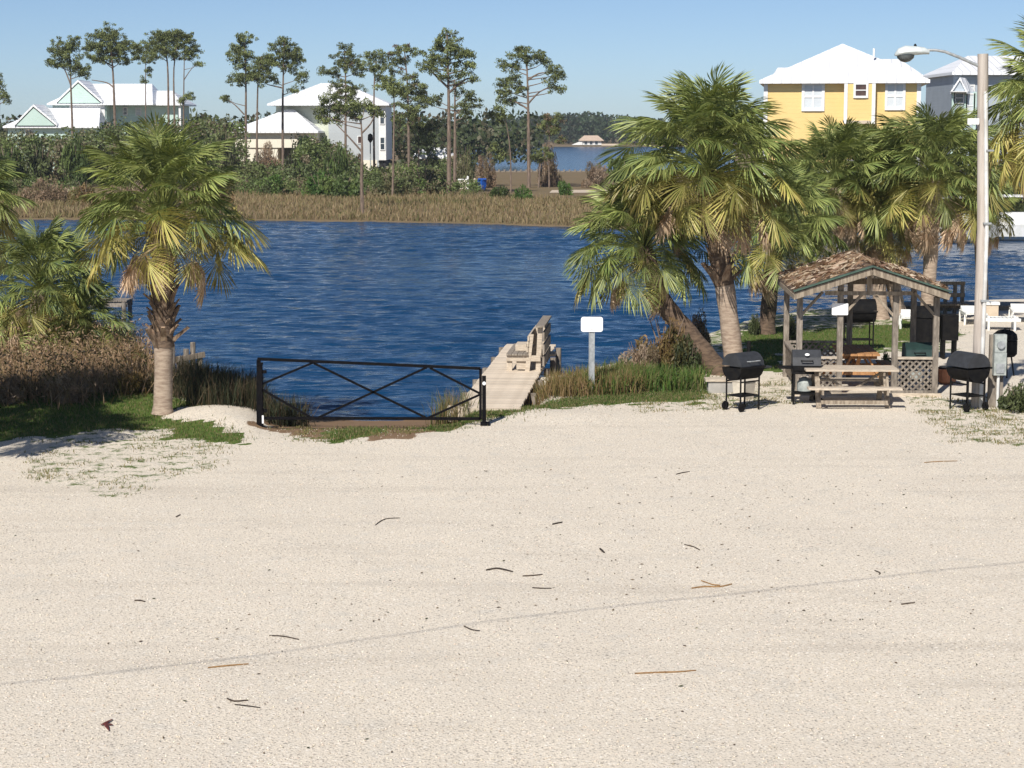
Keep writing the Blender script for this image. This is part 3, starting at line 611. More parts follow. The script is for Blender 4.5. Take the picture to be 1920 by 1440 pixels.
pine('low brownish pine right of the solitary one', [(1030,352),(1029,300),(1030,240)], [(1036,222,18,9),(1022,232,14,8),(1046,236,12,7),(1032,246,16,6),(1052,262,8,6)], seed=21, r0=.09, brown=.45)
pine('stunted dark pine in front of the blue water', [(1010,352),(1012,320),(1018,285)], [(1004,290,12,7),(1020,282,10,6),(1028,292,9,6),(1012,300,12,5)], seed=22, r0=.1, tint=.8)

# ================================================================== shrubs
def shrub_mesh(seed, kind, n=1500):
    """unit shrub: about 1 m radius, 1 m tall dome"""
    rng = np.random.default_rng(seed); nb = 26
    d = unit(rng.normal(size=(nb, 3))); d[:, 2] = np.abs(d[:, 2]); bc = d * rng.uniform(.25, .85, (nb, 1)) * [1, 1, .9]; br = rng.uniform(.16, .34, nb)
    pick = rng.integers(0, nb, n); P = bc[pick] + unit(rng.normal(size=(n, 3))) * (br[pick] * rng.uniform(.3, 1, n) ** .5)[:, None]
    P[:, 2] = np.abs(P[:, 2])
    pal = {'green': [(.075,.115,.03),(.11,.15,.042),(.055,.085,.026),(.09,.12,.042)], 'olive': [(.13,.135,.06),(.15,.14,.07),(.09,.1,.045)],
           'brown': [(.3,.21,.14),(.24,.17,.11),(.34,.26,.19),(.18,.14,.08)], 'rust': [(.2,.13,.06),(.15,.11,.04),(.1,.09,.03),(.24,.16,.08)], 'bright': [(.075,.14,.025),(.1,.17,.035),(.05,.1,.02)], 'dark': [(.055,.07,.028),(.075,.09,.035),(.045,.055,.024)]}[kind]
    cb = np.array(pal)[rng.integers(0, len(pal), nb)] * rng.uniform(.75, 1.25, (nb, 1)); C = cb[pick] * (1 + rng.uniform(-.18, .18, (n, 1)))
    sz = {'brown': (.13, .03), 'rust': (.13, .034)}.get(kind, (.13, .07))
    V, T, CC = leaves(rng, P, rng.uniform(.7, 1.4, n) * sz[0], sz[1], C, .5)
    return npmesh('foliage', V, T, CC, 'leaf')
SH = {k: [shrub_mesh(100 + i * 5 + j, k, 4500 if k in ('brown', 'rust') else 2400) for i in range(4)] for j, k in enumerate(('green','olive','brown','bright','dark','rust'))}
stm = MB()
rs = random.Random(4)
for i in range(7):
    a = i * .9; stm.tube([(0, 0, -.03), (math.cos(a) * .18, math.sin(a) * .18, .35), (math.cos(a) * .45, math.sin(a) * .45, .75)], [.03, .022, .008], 5)
STEM = stm.mesh('stems'); STEM.materials.append(M['bark'])
def shrub(label, base, wx, h, kind, seed, group=None, name='shrub', cat='shrub', D=None):
    rnd = random.Random(seed); b = base if isinstance(base, Vector) else (A(base[0], base[1], D) if D else G(*base)); b = b.copy(); b.z = hz(b.x, b.y)
    root = empty(name, b, label, cat, group)
    for nm, me in (('foliage', SH[kind][seed % 4]), ('stems', STEM)):
        o = link(nm, me, root); o.scale = (wx, wx * .85, h); o.rotation_euler = (0, 0, rnd.uniform(0, 6.28))
    return root
def pxshrub(label, x0, x1, ytop, ybase, kind, seed, group=None, name='shrub', cat='shrub', D=None):
    b = GG((x0 + x1) / 2, ybase) if D is None else A((x0 + x1) / 2, ybase, D); s = F / b.y; g = hz(b.x, b.y)
    top = A((x0 + x1) / 2, ytop, b.y).z; b.z = g
    return shrub(label, b, (x1 - x0) / 2 / s, max(.2, top - g), kind, seed, group, name, cat)
fb = 'bushes along the far bank'
for i, a in enumerate([
    ('dark evergreen bush below the lower mint roof at the far left', -30,70,250,352,'green'), ('tall olive bush under the left end of the mint garage', 40,120,245,348,'dark'),
    ('evergreen bush right of the leftmost slim pine', 110,185,240,350,'green'), ('grey green bush below the mint house corner', 150,225,235,346,'olive'),
    ('bush below the mint house porch behind the trimmed palm', 225,300,232,344,'dark'), ('bush under the flat topped pine trio', 285,360,222,342,'green'),
    ('bush right of the flat topped pine trio', 340,410,215,345,'dark'), ('tall dark bush left of the sage house garage', 385,450,212,348,'olive'),
    ('bare reddish bush in front of the white garage wall', 468,548,262,332,'brown'), ('big round evergreen in front of the sage house wall', 545,640,240,342,'green'),
    ('narrow evergreen left of the sparse stepped pine', 600,665,262,352,'green'), ('leafless greyish bush by the twin bough pine', 640,690,272,335,'brown'),
    ('low green bush below the round evergreen', 560,640,312,368,'bright'), ('low green bush at the foot of the leftmost sage pines', 470,560,322,366,'bright'),
    ('bushy green mound in front of the forked pine', 590,690,318,372,'green'), ('olive mound at the foot of the thin crooked pine', 690,780,308,368,'olive'),
    ('wide olive bush before the white boathouse roof', 740,850,300,364,'olive'), ('dark bush behind the tallest pine trunk', 830,905,252,345,'dark'),
    ('bush left of the tallest pine under the boathouse', 775,840,285,340,'dark'), ('green bush between tallest pine and blue bin', 850,895,268,352,'olive'),
    ('bright low bush at the foot of the solitary pine', 955,1003,342,375,'bright'), ('low dark mound right of the blue bin', 912,965,342,372,'green'),
    ('upright bright bush near the white sand path', 1040,1075,332,366,'bright'), ('leafless brown bush left of the blue far water', 880,940,270,352,'brown'),
    ('leafless bush between solitary and brownish pines', 1000,1060,262,350,'brown'), ('leafless pinkish bush at the right end of the far water', 1085,1150,285,352,'brown'),
    ('green bush hidden behind the tall palm', 1130,1230,270,362,'green'), ('brown thicket bush at the far left shore', 40,140,318,382,'brown'),
    ('rusty bush below the leftmost slim pine', 120,200,325,384,'rust'), ('brown bush behind the trimmed palm crown', 360,450,320,384,'rust'), ('brown bush behind the trimmed palm centre', 215,330,325,384,'brown'),
    ('evergreen bush left of the white garage wall', 405,462,258,340,'dark'), ('evergreen right of the sage garage door', 525,572,268,342,'dark')]):
    pxshrub(*a, i + 3, fb)
pxshrub('rusty brown bush at the water under the dark leaning palm', 1165,1335,560,706, 'rust', 77)
pxshrub('tan twiggy bush left of the rusty one at the water', 1150,1250,618,712, 'brown', 76)
pxshrub('dark bush in the shade below the leaning palm trunk', 1248,1338,622,712, 'dark', 79)
pxshrub('thin brown bush behind the leaning trunk', 1270,1345,560,668, 'brown', 78)
pxshrub('reddish twiggy bush at the right end of the dry brush', 215,292,640,715, 'rust', 80)
pxshrub('olive bush in the dry brush beside the trimmed palm', 215,300,665,738, 'rust', 90)
pxshrub('brown bush in the middle of the dry brush', 80,190,690,752, 'brown', 81)
pxshrub('brown bush at the left edge in the dry brush', -60,70,685,756, 'brown', 82)
pxshrub('dark bush under the meter box at the right edge', 1858,1960,702,772, 'dark', 86)
pxshrub('small yellow flowered bush behind the cedar table', 1648,1678,652,690, 'bright', 87)
pxshrub('dark shrub left of the gazebo at the water', 1400,1432,578,628, 'dark', 88)
pxshrub('low dark shrub left of the gazebo back wall', 1462,1500,590,640, 'dark', 89)
for i, a in enumerate([('evergreen bush below the yellow house porch', 1440,1560,240,412), ('evergreen bush below the right corner of the yellow house', 1590,1740,236,412),
                       ('dark evergreen between the yellow and blue grey houses', 1700,1850,232,412), ('dark evergreen below the blue grey house', 1800,1960,228,412)]):
    pxshrub(*a, 'green' if i < 2 else 'dark', 120 + i, 'evergreens by the right hand houses', D=118)

# ================================================================== far woods: one mass
rng = np.random.default_rng(77); parts = []
N = 2600; cx = rng.uniform(-290, 330, N); cy = rng.uniform(760, 880, N) - 0
hh = .66 * (9.5 + 3.5 * np.sin(cx * .021 + 1) + 2 * np.sin(cx * .067) + rng.uniform(-2.5, 3.8, N)) * (1 + .0006 * np.clip(cx, -200, 400))
m_ = 50; t = rng.uniform(0, 1, (N, m_)) ** .6
X = cx[:, None] + rng.normal(size=(N, m_)) * 2.2; Y = cy[:, None] + rng.normal(size=(N, m_)) * 2; Z = .5 + hh[:, None] * t
C = palette(rng, N, [(.04,.065,.03),(.035,.055,.028),(.05,.075,.035),(.065,.07,.042)], .25)
parts.append(leaves(rng, np.stack([X, Y, Z], -1).reshape(-1, 3), rng.uniform(.9, 1.9, N * m_), 1.1, np.repeat(C, m_, 0)))
tag(link('far_woods', npmesh('far_woods', *join(parts), 'leaf')), 'dark line of woods along the horizon beyond the far water', 'woods', kind='stuff')
prof = [(-120,250),(0,248),(60,246),(110,240),(190,236),(215,226),(300,224),(350,214),(420,212),(452,225),(462,300),(540,306),(556,262),(580,250),(640,262),(668,300),(690,318),(735,300),(760,296),(800,312),(855,290),(878,330),(905,345)]
bx, by = np.array([p[0] for p in prof]), np.array([p[1] for p in prof]); parts = []; N = 1700; pal = np.array([(.12,.155,.05),(.14,.175,.062),(.1,.13,.05),(.16,.17,.08),(.2,.17,.11),(.13,.17,.05)])
for i in range(N):
    x = rng.uniform(-120, 905); D_ = rng.uniform(188, 238); yt = np.interp(x, bx, by) + rng.uniform(6, 24); y = yt + (362 - yt) * rng.uniform(0, 1) ** 1.15
    c = A(x, y, D_); r = rng.uniform(.5, 1.25); m_ = 64; d = unit(rng.normal(size=(m_, 3))) * rng.uniform(.4, 1, (m_, 1)) * r
    P = np.array(c) + d; P = P[P[:, 2] > -.1]
    if len(P) == 0: continue
    C = np.tile(pal[rng.integers(0, 6)] * rng.uniform(.75, 1.25), (len(P), 1)) * (1 + rng.uniform(-.2, .2, (len(P), 1)))
    parts.append(leaves(rng, P, rng.uniform(.22, .46, len(P)), .2, C))
for i in range(620):
    x = rng.uniform(425, 900) if i > 160 else rng.uniform(-100, 140); c = A(x, rng.uniform(338, 371), rng.uniform(158, 182)); r = rng.uniform(.3, .75); d = unit(rng.normal(size=(46, 3))) * rng.uniform(.3, 1, (46, 1)) * r
    P = np.array(c) + d; P = P[P[:, 2] > -.3]
    if len(P) == 0: continue
    C = np.tile(np.array([(.11,.15,.045),(.14,.17,.06),(.1,.12,.05),(.2,.165,.1),(.13,.19,.05)][rng.integers(0, 5)]) * rng.uniform(.75, 1.25), (len(P), 1)) * (1 + rng.uniform(-.2, .2, (len(P), 1)))
    parts.append(leaves(rng, P, rng.uniform(.14, .3, len(P)), .12, C))
N = 420; cx = rng.uniform(-150, 5, N); cy = rng.uniform(290, 340, N); m_ = 50; hh = rng.uniform(4.5, 8.5, N)
X = cx[:, None] + rng.normal(size=(N, m_)) * 1.3; Y = cy[:, None] + rng.normal(size=(N, m_)); Z = .2 + hh[:, None] * rng.uniform(0, 1, (N, m_)) ** .7
C = palette(rng, N, [(.07,.09,.036),(.06,.08,.032),(.1,.09,.05)], .25)
parts.append(leaves(rng, np.stack([X, Y, Z], -1).reshape(-1, 3), rng.uniform(.6, 1.2, N * m_), .7, np.repeat(C, m_, 0)))
tag(link('scrub_thicket', npmesh('scrub_thicket', *join(parts), 'leaf')), 'dense scrub growing around the mint and sage houses', 'thicket', kind='stuff')

# ================================================================== houses
def hip(b, x0, x1, y0, y1, ze, zr, rx0, rx1, ry0, ry1=None, th=.22):
    """hipped roof body with a fascia; ridge runs from (rx0,ry0) to (rx1,ry1)"""
    ry1 = ry0 if ry1 is None else ry1
    v = [(x0,y0,ze-th),(x1,y0,ze-th),(x1,y1,ze-th),(x0,y1,ze-th),(x0,y0,ze),(x1,y0,ze),(x1,y1,ze),(x0,y1,ze),(rx0,ry0,zr),(rx1,ry1,zr)]
    return b.add(v, [(3,2,1,0),(0,1,5,4),(1,2,6,5),(2,3,7,6),(3,0,4,7),(4,5,9,8),(5,6,9),(6,7,8,9),(7,4,8)])
def window(parent, x0, x1, z0, z1, y, cols=2, rws=2, pane='glass', fr=.12, frame='whitepaint', bar=.06):
    f = MB(); f.box(x0 - fr, x0, y - .1, y + .02, z0 - fr, z1 + fr); f.box(x1, x1 + fr, y - .1, y + .02, z0 - fr, z1 + fr)
    f.box(x0, x1, y - .098, y + .02, z1, z1 + fr); f.box(x0, x1, y - .12, y + .02, z0 - fr, z0)
    cw, rh = (x1 - x0) / cols, (z1 - z0) / rws
    for i in range(1, cols): f.box(x0 + i * cw - bar / 2, x0 + i * cw + bar / 2, y - .09, y, z0, z1)
    for j in range(1, rws): f.box(x0, x1, y - .086, y - .004, z0 + j * rh - bar / 2, z0 + j * rh + bar / 2)
    w_ = f.build('window', frame, parent)
    for i in range(cols):
        for j in range(rws):
            MB().box(x0 + i * cw + (bar / 2 if i else 0), x0 + (i + 1) * cw - (bar / 2 if i < cols - 1 else 0), y - .05, y - .03, z0 + j * rh + (bar / 2 if j else 0), z0 + (j + 1) * rh - (bar / 2 if j < rws - 1 else 0)).build('pane', pane, w_)
    return w_
def frame_at(D, px0):
    """local x,z metres of photo points for something facing us at distance D"""
    o = A(px0, 245, D); o.z = 0
    return o, (lambda x: A(x, 245, D).x - o.x), (lambda y: A(px0, y, D).z)
# --- yellow house
o, X, Z = frame_at(124, 1578); h = empty('yellow_house', o, 'yellow house with white hipped roof on the right', 'house', rz=-R(9))
xl, xr = X(1432), X(1722); ze = Z(150); dp = 11
wm = MB(); wm.box(xl, xr, 0, dp, 2.7, ze - .1); wm.build('wall', 'yellow', h)
bl = MB(); bl.box(xl + .6, xr - .6, 1.2, dp - .6, 0, 2.7); bl.build('ground_floor', 'cream', h)
for i in range(5):
    x = xl + .15 + (xr - xl - .6) * i / 4; MB().box(x, x + .3, .1, .4, 0, 2.7).build('piling', 'whitepaint', h)
rf = MB(); hip(rf, X(1424), X(1737), -.6, dp + .6, ze, Z(75), X(1577), X(1579), dp / 2 + .0); rfo = rf.build('roof', 'roofwhite', h)
hip(MB(), 0, 1, 0, 1, 0, 1, 0, 1, 0)
r2 = MB(); hip(r2, X(1436), X(1560), 4.4, dp + 4, ze, Z(118), X(1452), X(1540), 8.5); r2.build('rear_roof', 'roofwhite', h)
r3 = MB(); hip(r3, X(1600), X(1732), 5.0, dp + 5, ze + .45, Z(101), X(1630), X(1692), 9.5); r3.build('rear_roof', 'roofwhite', h)
w3 = MB(); w3.box(X(1640), X(1722) + .1, 6, dp + 4, 3, ze + .2); w3.build('rear_wall', 'yellow', h)
bay = MB(); bay.box(X(1584), X(1634), -.55, .0, Z(228), ze - .24); bay.build('bay', 'yellow', h)
for x in (X(1581), X(1632)): MB().box(x, x + .22, -.62, -.55, Z(232), ze - .24).build('trim_board', 'whitepaint', h)
for x in (xr - .26, xl): MB().box(x, x + .26, -.06, .0, 2.7, ze - .12).build('corner_board', 'whitepaint', h)
MB().box(X(1584), X(1634), -.6, -.05, Z(232), Z(226)).build('bay_sill', 'beige', h)
MB().box(xl - .05, xr + .05, -.08, .0, 2.55, 2.95).build('band_board', 'whitepaint', h)
window(h, X(1508), X(1540), Z(203), Z(160), 0, 2, 2, 'blind', .18, bar=.1)
window(h, X(1602), X(1621), Z(180), Z(159), -.55, 1, 2, 'brownglass', .14)
window(h, X(1661), X(1689), Z(202), Z(159), 0, 2, 2, 'blind', .16, bar=.12)
v = MB(); v.lathe([(.07, 0), (.07, .5)], 8, (X(1636), 2.4, Z(103))); v.build('vent_pipe', 'whitepaint', h)
for x0, x1 in ((1584, 1640), (1642, 1705)):
    rl = MB(); a, b_ = X(x0), X(x1); rl.box(a, b_, -2.2, -2.1, 3.5, 3.6); rl.box(a, b_, -2.2, -2.1, 2.75, 2.83)
    k = int((b_ - a) / .16)
    for i in range(k): t = a + (b_ - a) * (i + .5) / k; rl.box(t - .025, t + .025, -2.18, -2.12, 2.83, 3.5)
    rl.build('porch_railing', 'whitepaint', h)
dk = MB(); dk.box(X(1580), X(1708), -2.3, -.1, 2.45, 2.7); dk.build('porch_deck', 'wood', h)
for x in (1582, 1642, 1704): MB().box(X(x) - .1, X(x) + .1, -2.25, -2.05, 0, 2.45).build('porch_post', 'whitepaint', h)
# --- blue grey house
o, X, Z = frame_at(150, 1800); h = empty('blue_grey_house', o, 'blue grey house with white roofs behind the street light', 'house')
xl = X(1796); wm = MB(); wm.box(xl, xl + 12, 2, 12, 0, Z(132)); wm.build('wall', 'bluegrey', h)
rf = MB(); hip(rf, X(1789), X(1789) + 14, 1.2, 13, Z(134), Z(98), X(1850), X(1850) + 5, 7); rf.build('roof', 'roofwhite', h)
tw = MB(); tw.box(X(1779), X(1822), -1.0, 2.2, 0, Z(172)); tw.build('bay_tower', 'bluegrey', h)
def roofsolid(b, pts, th=.2):
    n_ = len(pts); b.add(list(pts) + [(x, y, z - th) for x, y, z in pts], [tuple(range(n_)), tuple(range(2 * n_ - 1, n_ - 1, -1))] + [(i, i + n_, (i + 1) % n_ + n_, (i + 1) % n_) for i in range(n_)])
gb = MB(); e0, ap, e1, ap2, e2 = (X(1773), -1.3, Z(172)), (X(1788), -1.6, Z(146)), (X(1800), -2.0, Z(172)), (X(1811), .6, Z(146)), (X(1826), .2, Z(172))
roofsolid(gb, [ap, e1, e2, ap2]); roofsolid(gb, [e0, (e0[0] + .2, e0[1] - .02, e0[2] + .1), ap, ap2, (X(1790), 1.2, Z(172))][0:1] + [ap, ap2, (X(1792), 1.4, Z(172))]); gb.build('gable_roof', 'roofwhite', h)
gw = MB(); gw.add([(X(1776), -1.1, Z(174)), (X(1799), -1.7, Z(174)), (X(1788), -1.4, Z(150)), (X(1776), -.9, Z(174)), (X(1799), -1.5, Z(174)), (X(1788), -1.2, Z(150))], [(0,1,2),(5,4,3),(0,3,4,1),(1,4,5,2),(2,5,3,0)]); gw.build('gable_end', 'bluegrey', h)
gs_ = MB(); gs_.box(X(1773), X(1801), -2.0, -1.0, Z(173.5), Z(172)); gs_.build('gable_sill', 'whitepaint', h)
for x in (1780, 1803, 1820): MB().box(X(x) - .12, X(x) + .12, -1.1, -.98, 0, Z(173)).build('corner_board', 'mint', h)
window(h, X(1784), X(1798), Z(192), Z(176), -1.0, 1, 2); window(h, X(1806), X(1818), Z(220), Z(178), -1.0, 1, 2, 'blind', .1)
window(h, X(1828), X(1834), Z(196), Z(160), 2.0, 1, 2, 'blind', .1)
MB().box(X(1775), X(1830), -2.8, -1.0, 2.4, 2.7).build('porch_deck', 'whitepaint', h)
# --- mint house
o, X, Z = frame_at(262, 190); h = empty('mint_house', o, 'pale mint house with white roofs at the far left', 'house')
ze = Z(194); MB().box(X(100), X(200), 0, 13, 0, ze).build('wall', 'mint', h); MB().box(X(200), X(328), 2.5, 12, 0, ze - .02).build('wing_wall', 'mint', h)
rf = MB(); hip(rf, X(92), X(290), -.8, 13.5, ze, Z(155), X(152), X(272), 6); rf.build('roof', 'roofwhite', h)
r2 = MB(); hip(r2, X(250), X(340), 1.2, 13, ze - .02, Z(168), X(262), X(308), 7); r2.build('wing_roof', 'roofwhite', h)
g = MB(); g.prism([(X(113), ze + .05), (X(192), ze + .05), (X(152), Z(157))], -.95, 5.5); g.build('front_gable', 'mint', h)
for s, (xa, xb) in enumerate(((110, 152), (152, 196))):
    q = MB(); za, zb = (ze + .02, Z(154)) if s == 0 else (Z(154), ze + .02); q.add([(X(xa), -1.0, za), (X(xb), -1.0, zb), (X(xb), 6, zb), (X(xa), 6, za), (X(xa), -1.0, za + .3), (X(xb), -1.0, zb + .3), (X(xb), 6, zb + .3), (X(xa), 6, za + .3)], [(0,1,5,4),(4,5,6,7),(0,4,7,3),(1,2,6,5),(3,7,6,2),(0,3,2,1)]); q.build('gable_roof', 'roofwhite', h)
zg = Z(237); MB().box(X(36), X(200), -6, 0, 0, zg).build('garage_wall', 'mint', h)
r4 = MB(); hip(r4, X(30), X(206), -6.8, .2, zg, Z(202), X(88), X(190), -.2); r4.build('garage_roof', 'roofwhite', h)
g = MB(); g.prism([(X(56), zg + .1), (X(126), zg + .1), (X(88), Z(204))], -7.0, -2); g.build('garage_gable', 'mint', h)
for s, (xa, xb) in enumerate(((52, 88), (88, 130))):
    q = MB(); za, zb = (zg + .02, Z(201)) if s == 0 else (Z(201), zg + .02); q.add([(X(xa), -7.05, za), (X(xb), -7.05, zb), (X(xb), -1, zb), (X(xa), -1, za), (X(xa), -7.05, za + .3), (X(xb), -7.05, zb + .3), (X(xb), -1, zb + .3), (X(xa), -1, za + .3)], [(0,1,5,4),(4,5,6,7),(0,4,7,3),(1,2,6,5),(3,7,6,2),(0,3,2,1)]); q.build('gable_roof', 'roofwhite', h)
MB().box(X(132), X(198), -.2, -.05, zg + .3, ze - .25).build('upper_front', 'whitepaint', h)
window(h, X(226), X(232), Z(214), Z(202), 2.5, 1, 2); window(h, X(250), X(258), Z(215), Z(203), 2.5, 1, 2, 'blind'); window(h, X(70), X(80), Z(258), Z(244), -6, 2, 1)
MB().box(X(332), X(336), 1.6, 2.0, 0, ze).build('porch_post', 'whitepaint', h)
# --- sage house
o, X, Z = frame_at(250, 620); h = empty('sage_house', o, 'tall pale sage house with white hipped roof behind the pines', 'house')
ze = Z(195); MB().box(X(518), X(618), 0, 12, 0, ze).build('wall', 'sage', h); MB().box(X(618), X(712), -1.5, 11, 0, ze - .02).build('tall_wall', 'shadegrey', h)
MB().box(X(712), X(725), -1.6, 10.9, Z(300), ze - .03).build('end_wall', 'whitepaint', h)
rf = MB(); hip(rf, X(506), X(732), -2.4, 13, ze, Z(154), X(596), X(640), 5); rf.build('roof', 'roofwhite', h)
zg = Z(246); MB().box(X(455), X(600), -7, 0, Z(276), zg).build('garage_wing_wall', 'cream', h)
MB().box(X(458), X(532), -6.8, -.2, 0, Z(276)).build('garage_wall', 'cream', h); MB().box(X(560), X(600), -6.8, -.2, 0, Z(276)).build('garage_wall', 'cream', h)
r2 = MB(); hip(r2, X(445), X(608), -7.8, .3, zg, Z(205), X(538), X(552), -.4); r2.build('garage_roof', 'roofwhite', h)
window(h, X(715), X(722), Z(232), Z(208), -1.6, 1, 2, 'glass', .1); window(h, X(715), X(722), Z(280), Z(258), -1.6, 1, 2, 'glass', .1); window(h, X(673), X(679), Z(268), Z(256), -1.5, 1, 1, 'brownglass', .08)
window(h, X(540), X(550), Z(238), Z(222), 0, 1, 2, 'glass', .1)
MB().box(X(680), X(708), -1.58, -1.5, 0, Z(300)).build('ground_floor_panel', 'cream', h); MB().box(X(709), X(724), -1.2, 9, 0, Z(301)).build('carport_shade', 'dark', h)  # last box: near-black block painted as the shade under the end wall
for x in (468, 486, 505): MB().box(X(x), X(x) + .6, -7.05, -6.8, .1, Z(305)).build('garage_door_trim', 'whitepaint', h)
# --- white roofed boathouse, far house, bulkheads
o, X, Z = frame_at(300, 815); h = empty('boathouse', o, 'low open boathouse with white roof left of the tallest pine', 'boathouse')
rf = MB(); hip(rf, X(776), X(852), -3, 6, Z(291), Z(277), X(784), X(846), 2, th=.5); rf.build('roof', 'roofwhite', h)
for x in (780, 800, 828, 848):
    for y in (-2.4, 5): MB().box(X(x) - .14, X(x) + .14, y, y + .28, -.3, Z(292)).build('post', 'wood', h)
MB().box(X(782), X(846), 1, 5, -.2, Z(312)).build('shade_backing', 'bluegrey', h)  # blue-grey block added as the bluish shade under the open roof
o, X, Z = frame_at(738, 1100); h = empty('lakeside_house', o, 'small far house with tan roof across the second water', 'house')
MB().box(X(1090), X(1128), 0, 9, 0, Z(262)).build('wall', 'whitepaint', h); rf = MB(); hip(rf, X(1086), X(1132), -1, 10, Z(263), Z(254), X(1096), X(1122), 4); rf.build('roof', 'tanroof', h)
MB().prism([(X(1072), .0), (X(1092), .0), (X(1092), Z(264)), (X(1086), Z(266))], -.5, 4).build('side_ramp', 'whitepaint', h)
for x in (1096, 1106, 1116): window(h, X(x), X(x + 5), Z(271), Z(265), 0, 1, 1, 'glass', .15)
for i, (x0, x1, yb, lab) in enumerate(((880, 932, 273, 'pale far seawall left of the solitary pine'), (1128, 1160, 272, 'pale far seawall right of the small far house'))):
    o, X, Z = frame_at(734, (x0 + x1) / 2); q = MB(); q.box(X(x0), X(x1), 0, .6, -1.2, .45); w_ = q.build('seawall', 'beige'); w_.location = o; tag(w_, lab, 'seawall')
o, X, Z = frame_at(256, 1020); q = MB(); q.box(X(905), X(1160), 0, .35, -1.2, .12)
for i in range(26): x = X(905) + (X(1160) - X(905)) * i / 25; q.box(x - .12, x + .12, -.25, 0, -1.2, .3)
w_ = q.build('bulkhead', 'woodgrey'); w_.location = o; tag(w_, 'dark timber bulkhead in front of the blue far water', 'bulkhead')
# sandy path on the spit
q = MB(); a, b_, c, d = GG(1030,362), GG(1145,362), GG(1145,356), GG(1035,357)
q.add([a + Vector((0,0,.03)), b_ + Vector((0,0,.03)), c + Vector((0,0,.03)), d + Vector((0,0,.03))], [(0,1,2,3)]); tag(q.build('path', 'beige'), kind='structure')
# blue bin and crates on the spit
o = GG(904, 356); h = empty('blue_bin', o, 'blue plastic bin on the far bank', 'bin'); q = MB(); q.tube([(0,0,0),(0,0,.95)], [.34, .42], 4); q.build('body', 'blue', h); MB().box(-.38, .38, -.38, .38, .95, 1.05).build('lid', 'blue', h)
for s in (-1, 1): q = MB(); q.tube([(s * .3 - .04, -.3, .12), (s * .3 + .04, -.3, .12)], .12, 10); q.build('wheel', 'blackmetal', h)
o = GG(868, 354); h = empty('crate', o, 'cream box beside the blue bin on the far bank', 'box')
MB().box(-.42, .42, -.3, .3, 0, .82).build('body', 'cream', h); MB().box(-.46, .46, -.34, .34, .82, .92).build('lid', 'whitepaint', h)
for x, y, hh, lab in ((877, 355, 1.15, 'white post between the cream box and the blue bin'), (890, 355, .95, 'short tan post touching the blue bin')):
    q = MB(); q.box(-.09, .09, -.09, .09, 0, hh); q.add([(-.11,-.11,hh),(.11,-.11,hh),(.11,.11,hh),(-.11,.11,hh),(0,0,hh+.1)], [(0,1,4),(1,2,4),(2,3,4),(3,0,4),(3,2,1,0)])
    t = q.build('post', 'whitepaint' if hh > 1 else 'beige'); t.location = GG(x, y); tag(t, lab, 'post')
# thin light pole in front of the sage house
o = GG(695, 336); h = empty('lamp_post', o, 'thin lamp post in front of the sage house', 'lamp post'); hh = A(695, 268, o.y).z
q = MB(); q.tube([(0,0,0),(0,0,hh)], [.09,.06], 8); q.build('post', 'boxgrey', h); q = MB(); q.lathe([(.05,0),(.3,.35),(.26,.9),(.05,1.05)], 8, (0,0,hh)); q.build('lantern', 'blackmetal', h)
# white boats behind the right palms
def boat(label, px, py, D, Lm, rz):
    o = A(px, py, D); o.z = -.55; h = empty('boat', o, label, 'boat', rz=rz); b = MB(); n = 9; prof = []
    for i in range(n):
        t = i / (n - 1); wd = .95 * (1 - max(0, (t - .5) / .5) ** 2); zk = -.25 + .25 * max(0, (t - .6) / .4) ** 2
        prof.append([(-Lm / 2 + Lm * t, y, z) for y, z in ((-wd, .75 + .25 * t), (-wd * .85, .2), (0, zk), (wd * .85, .2), (wd, .75 + .25 * t))])
    v = [p for r in prof for p in r]; f = [(i * 5 + j, (i + 1) * 5 + j, (i + 1) * 5 + j + 1, i * 5 + j + 1) for i in range(n - 1) for j in range(4)] + [(0,1,2,3,4)] + [(i * 5 + 4, (i + 1) * 5 + 4, (i + 1) * 5, i * 5) for i in range(n - 1)]
    b.add(v, f); b.build('hull', 'plastic', h); MB().box(-.9, .6, -.5, .5, .8, 1.5).build('console', 'whitepaint', h); MB().box(-1.3, .8, -.75, .75, 2.35, 2.45).build('canopy', 'whitepaint', h)
    for x in (-1.1, .6):
        for y in (-.6, .6): MB().tube([(x, y, .7), (x, y, 2.36)], .03, 6).build('canopy_post', 'galv', h)
    MB().box(-Lm / 2 - .35, -Lm / 2, -.18, .18, .3, 1.25).build('outboard_motor', 'blackmetal', h)
boat('white boat glimpsed between palm fronds left of the street light pole', 1788, 400, 104, 5.2, .15)
boat('white boat glimpsed right of the street light pole', 1905, 405, 106, 5.0, -.1)

# ================================================================== gate
gD = 35.1; o = GG(690, 800); o = Vector((A(690, 800, gD).x, gD, 0)); h = empty('gate', o, 'black steel swing gate with crossed bars at the boat ramp', 'gate')
P_ = lambda x, y: A(x, y, gD) - o
def rod(name, pts, r=.025, par=h, mat='gate'):
    b = MB()
    for a, c in zip(pts[:-1], pts[1:]): b.bar(a, c, r * 2, r * 2, (0, 1, 0))
    return b.build(name, mat, par)
rod('top_rail', [P_(483, 673), P_(901, 691)]); rod('bottom_rail', [P_(486, 784), P_(901, 785)]); rod('hinge_stile', [P_(485, 674) , P_(485, 799)], .035); rod('latch_stile', [P_(901, 692), P_(901, 786)])
for a, b_ in (((487,722),(587,680)), ((487,728),(583,783)), ((588,681),(800,784)), ((597,783),(800,689)), ((806,690),(900,738)), ((802,784),(900,740))):
    rod('diagonal_bar', [P_(*a) + Vector((0, .012, 0)), P_(*b_) + Vector((0, .012, 0))], .019)
pz = hz(o.x + P_(475, 700).x, gD); MB().box(P_(471,0).x, P_(480,0).x, -.05, .05, pz - .1, P_(475, 684).z).build('hinge_post', 'gate', h)
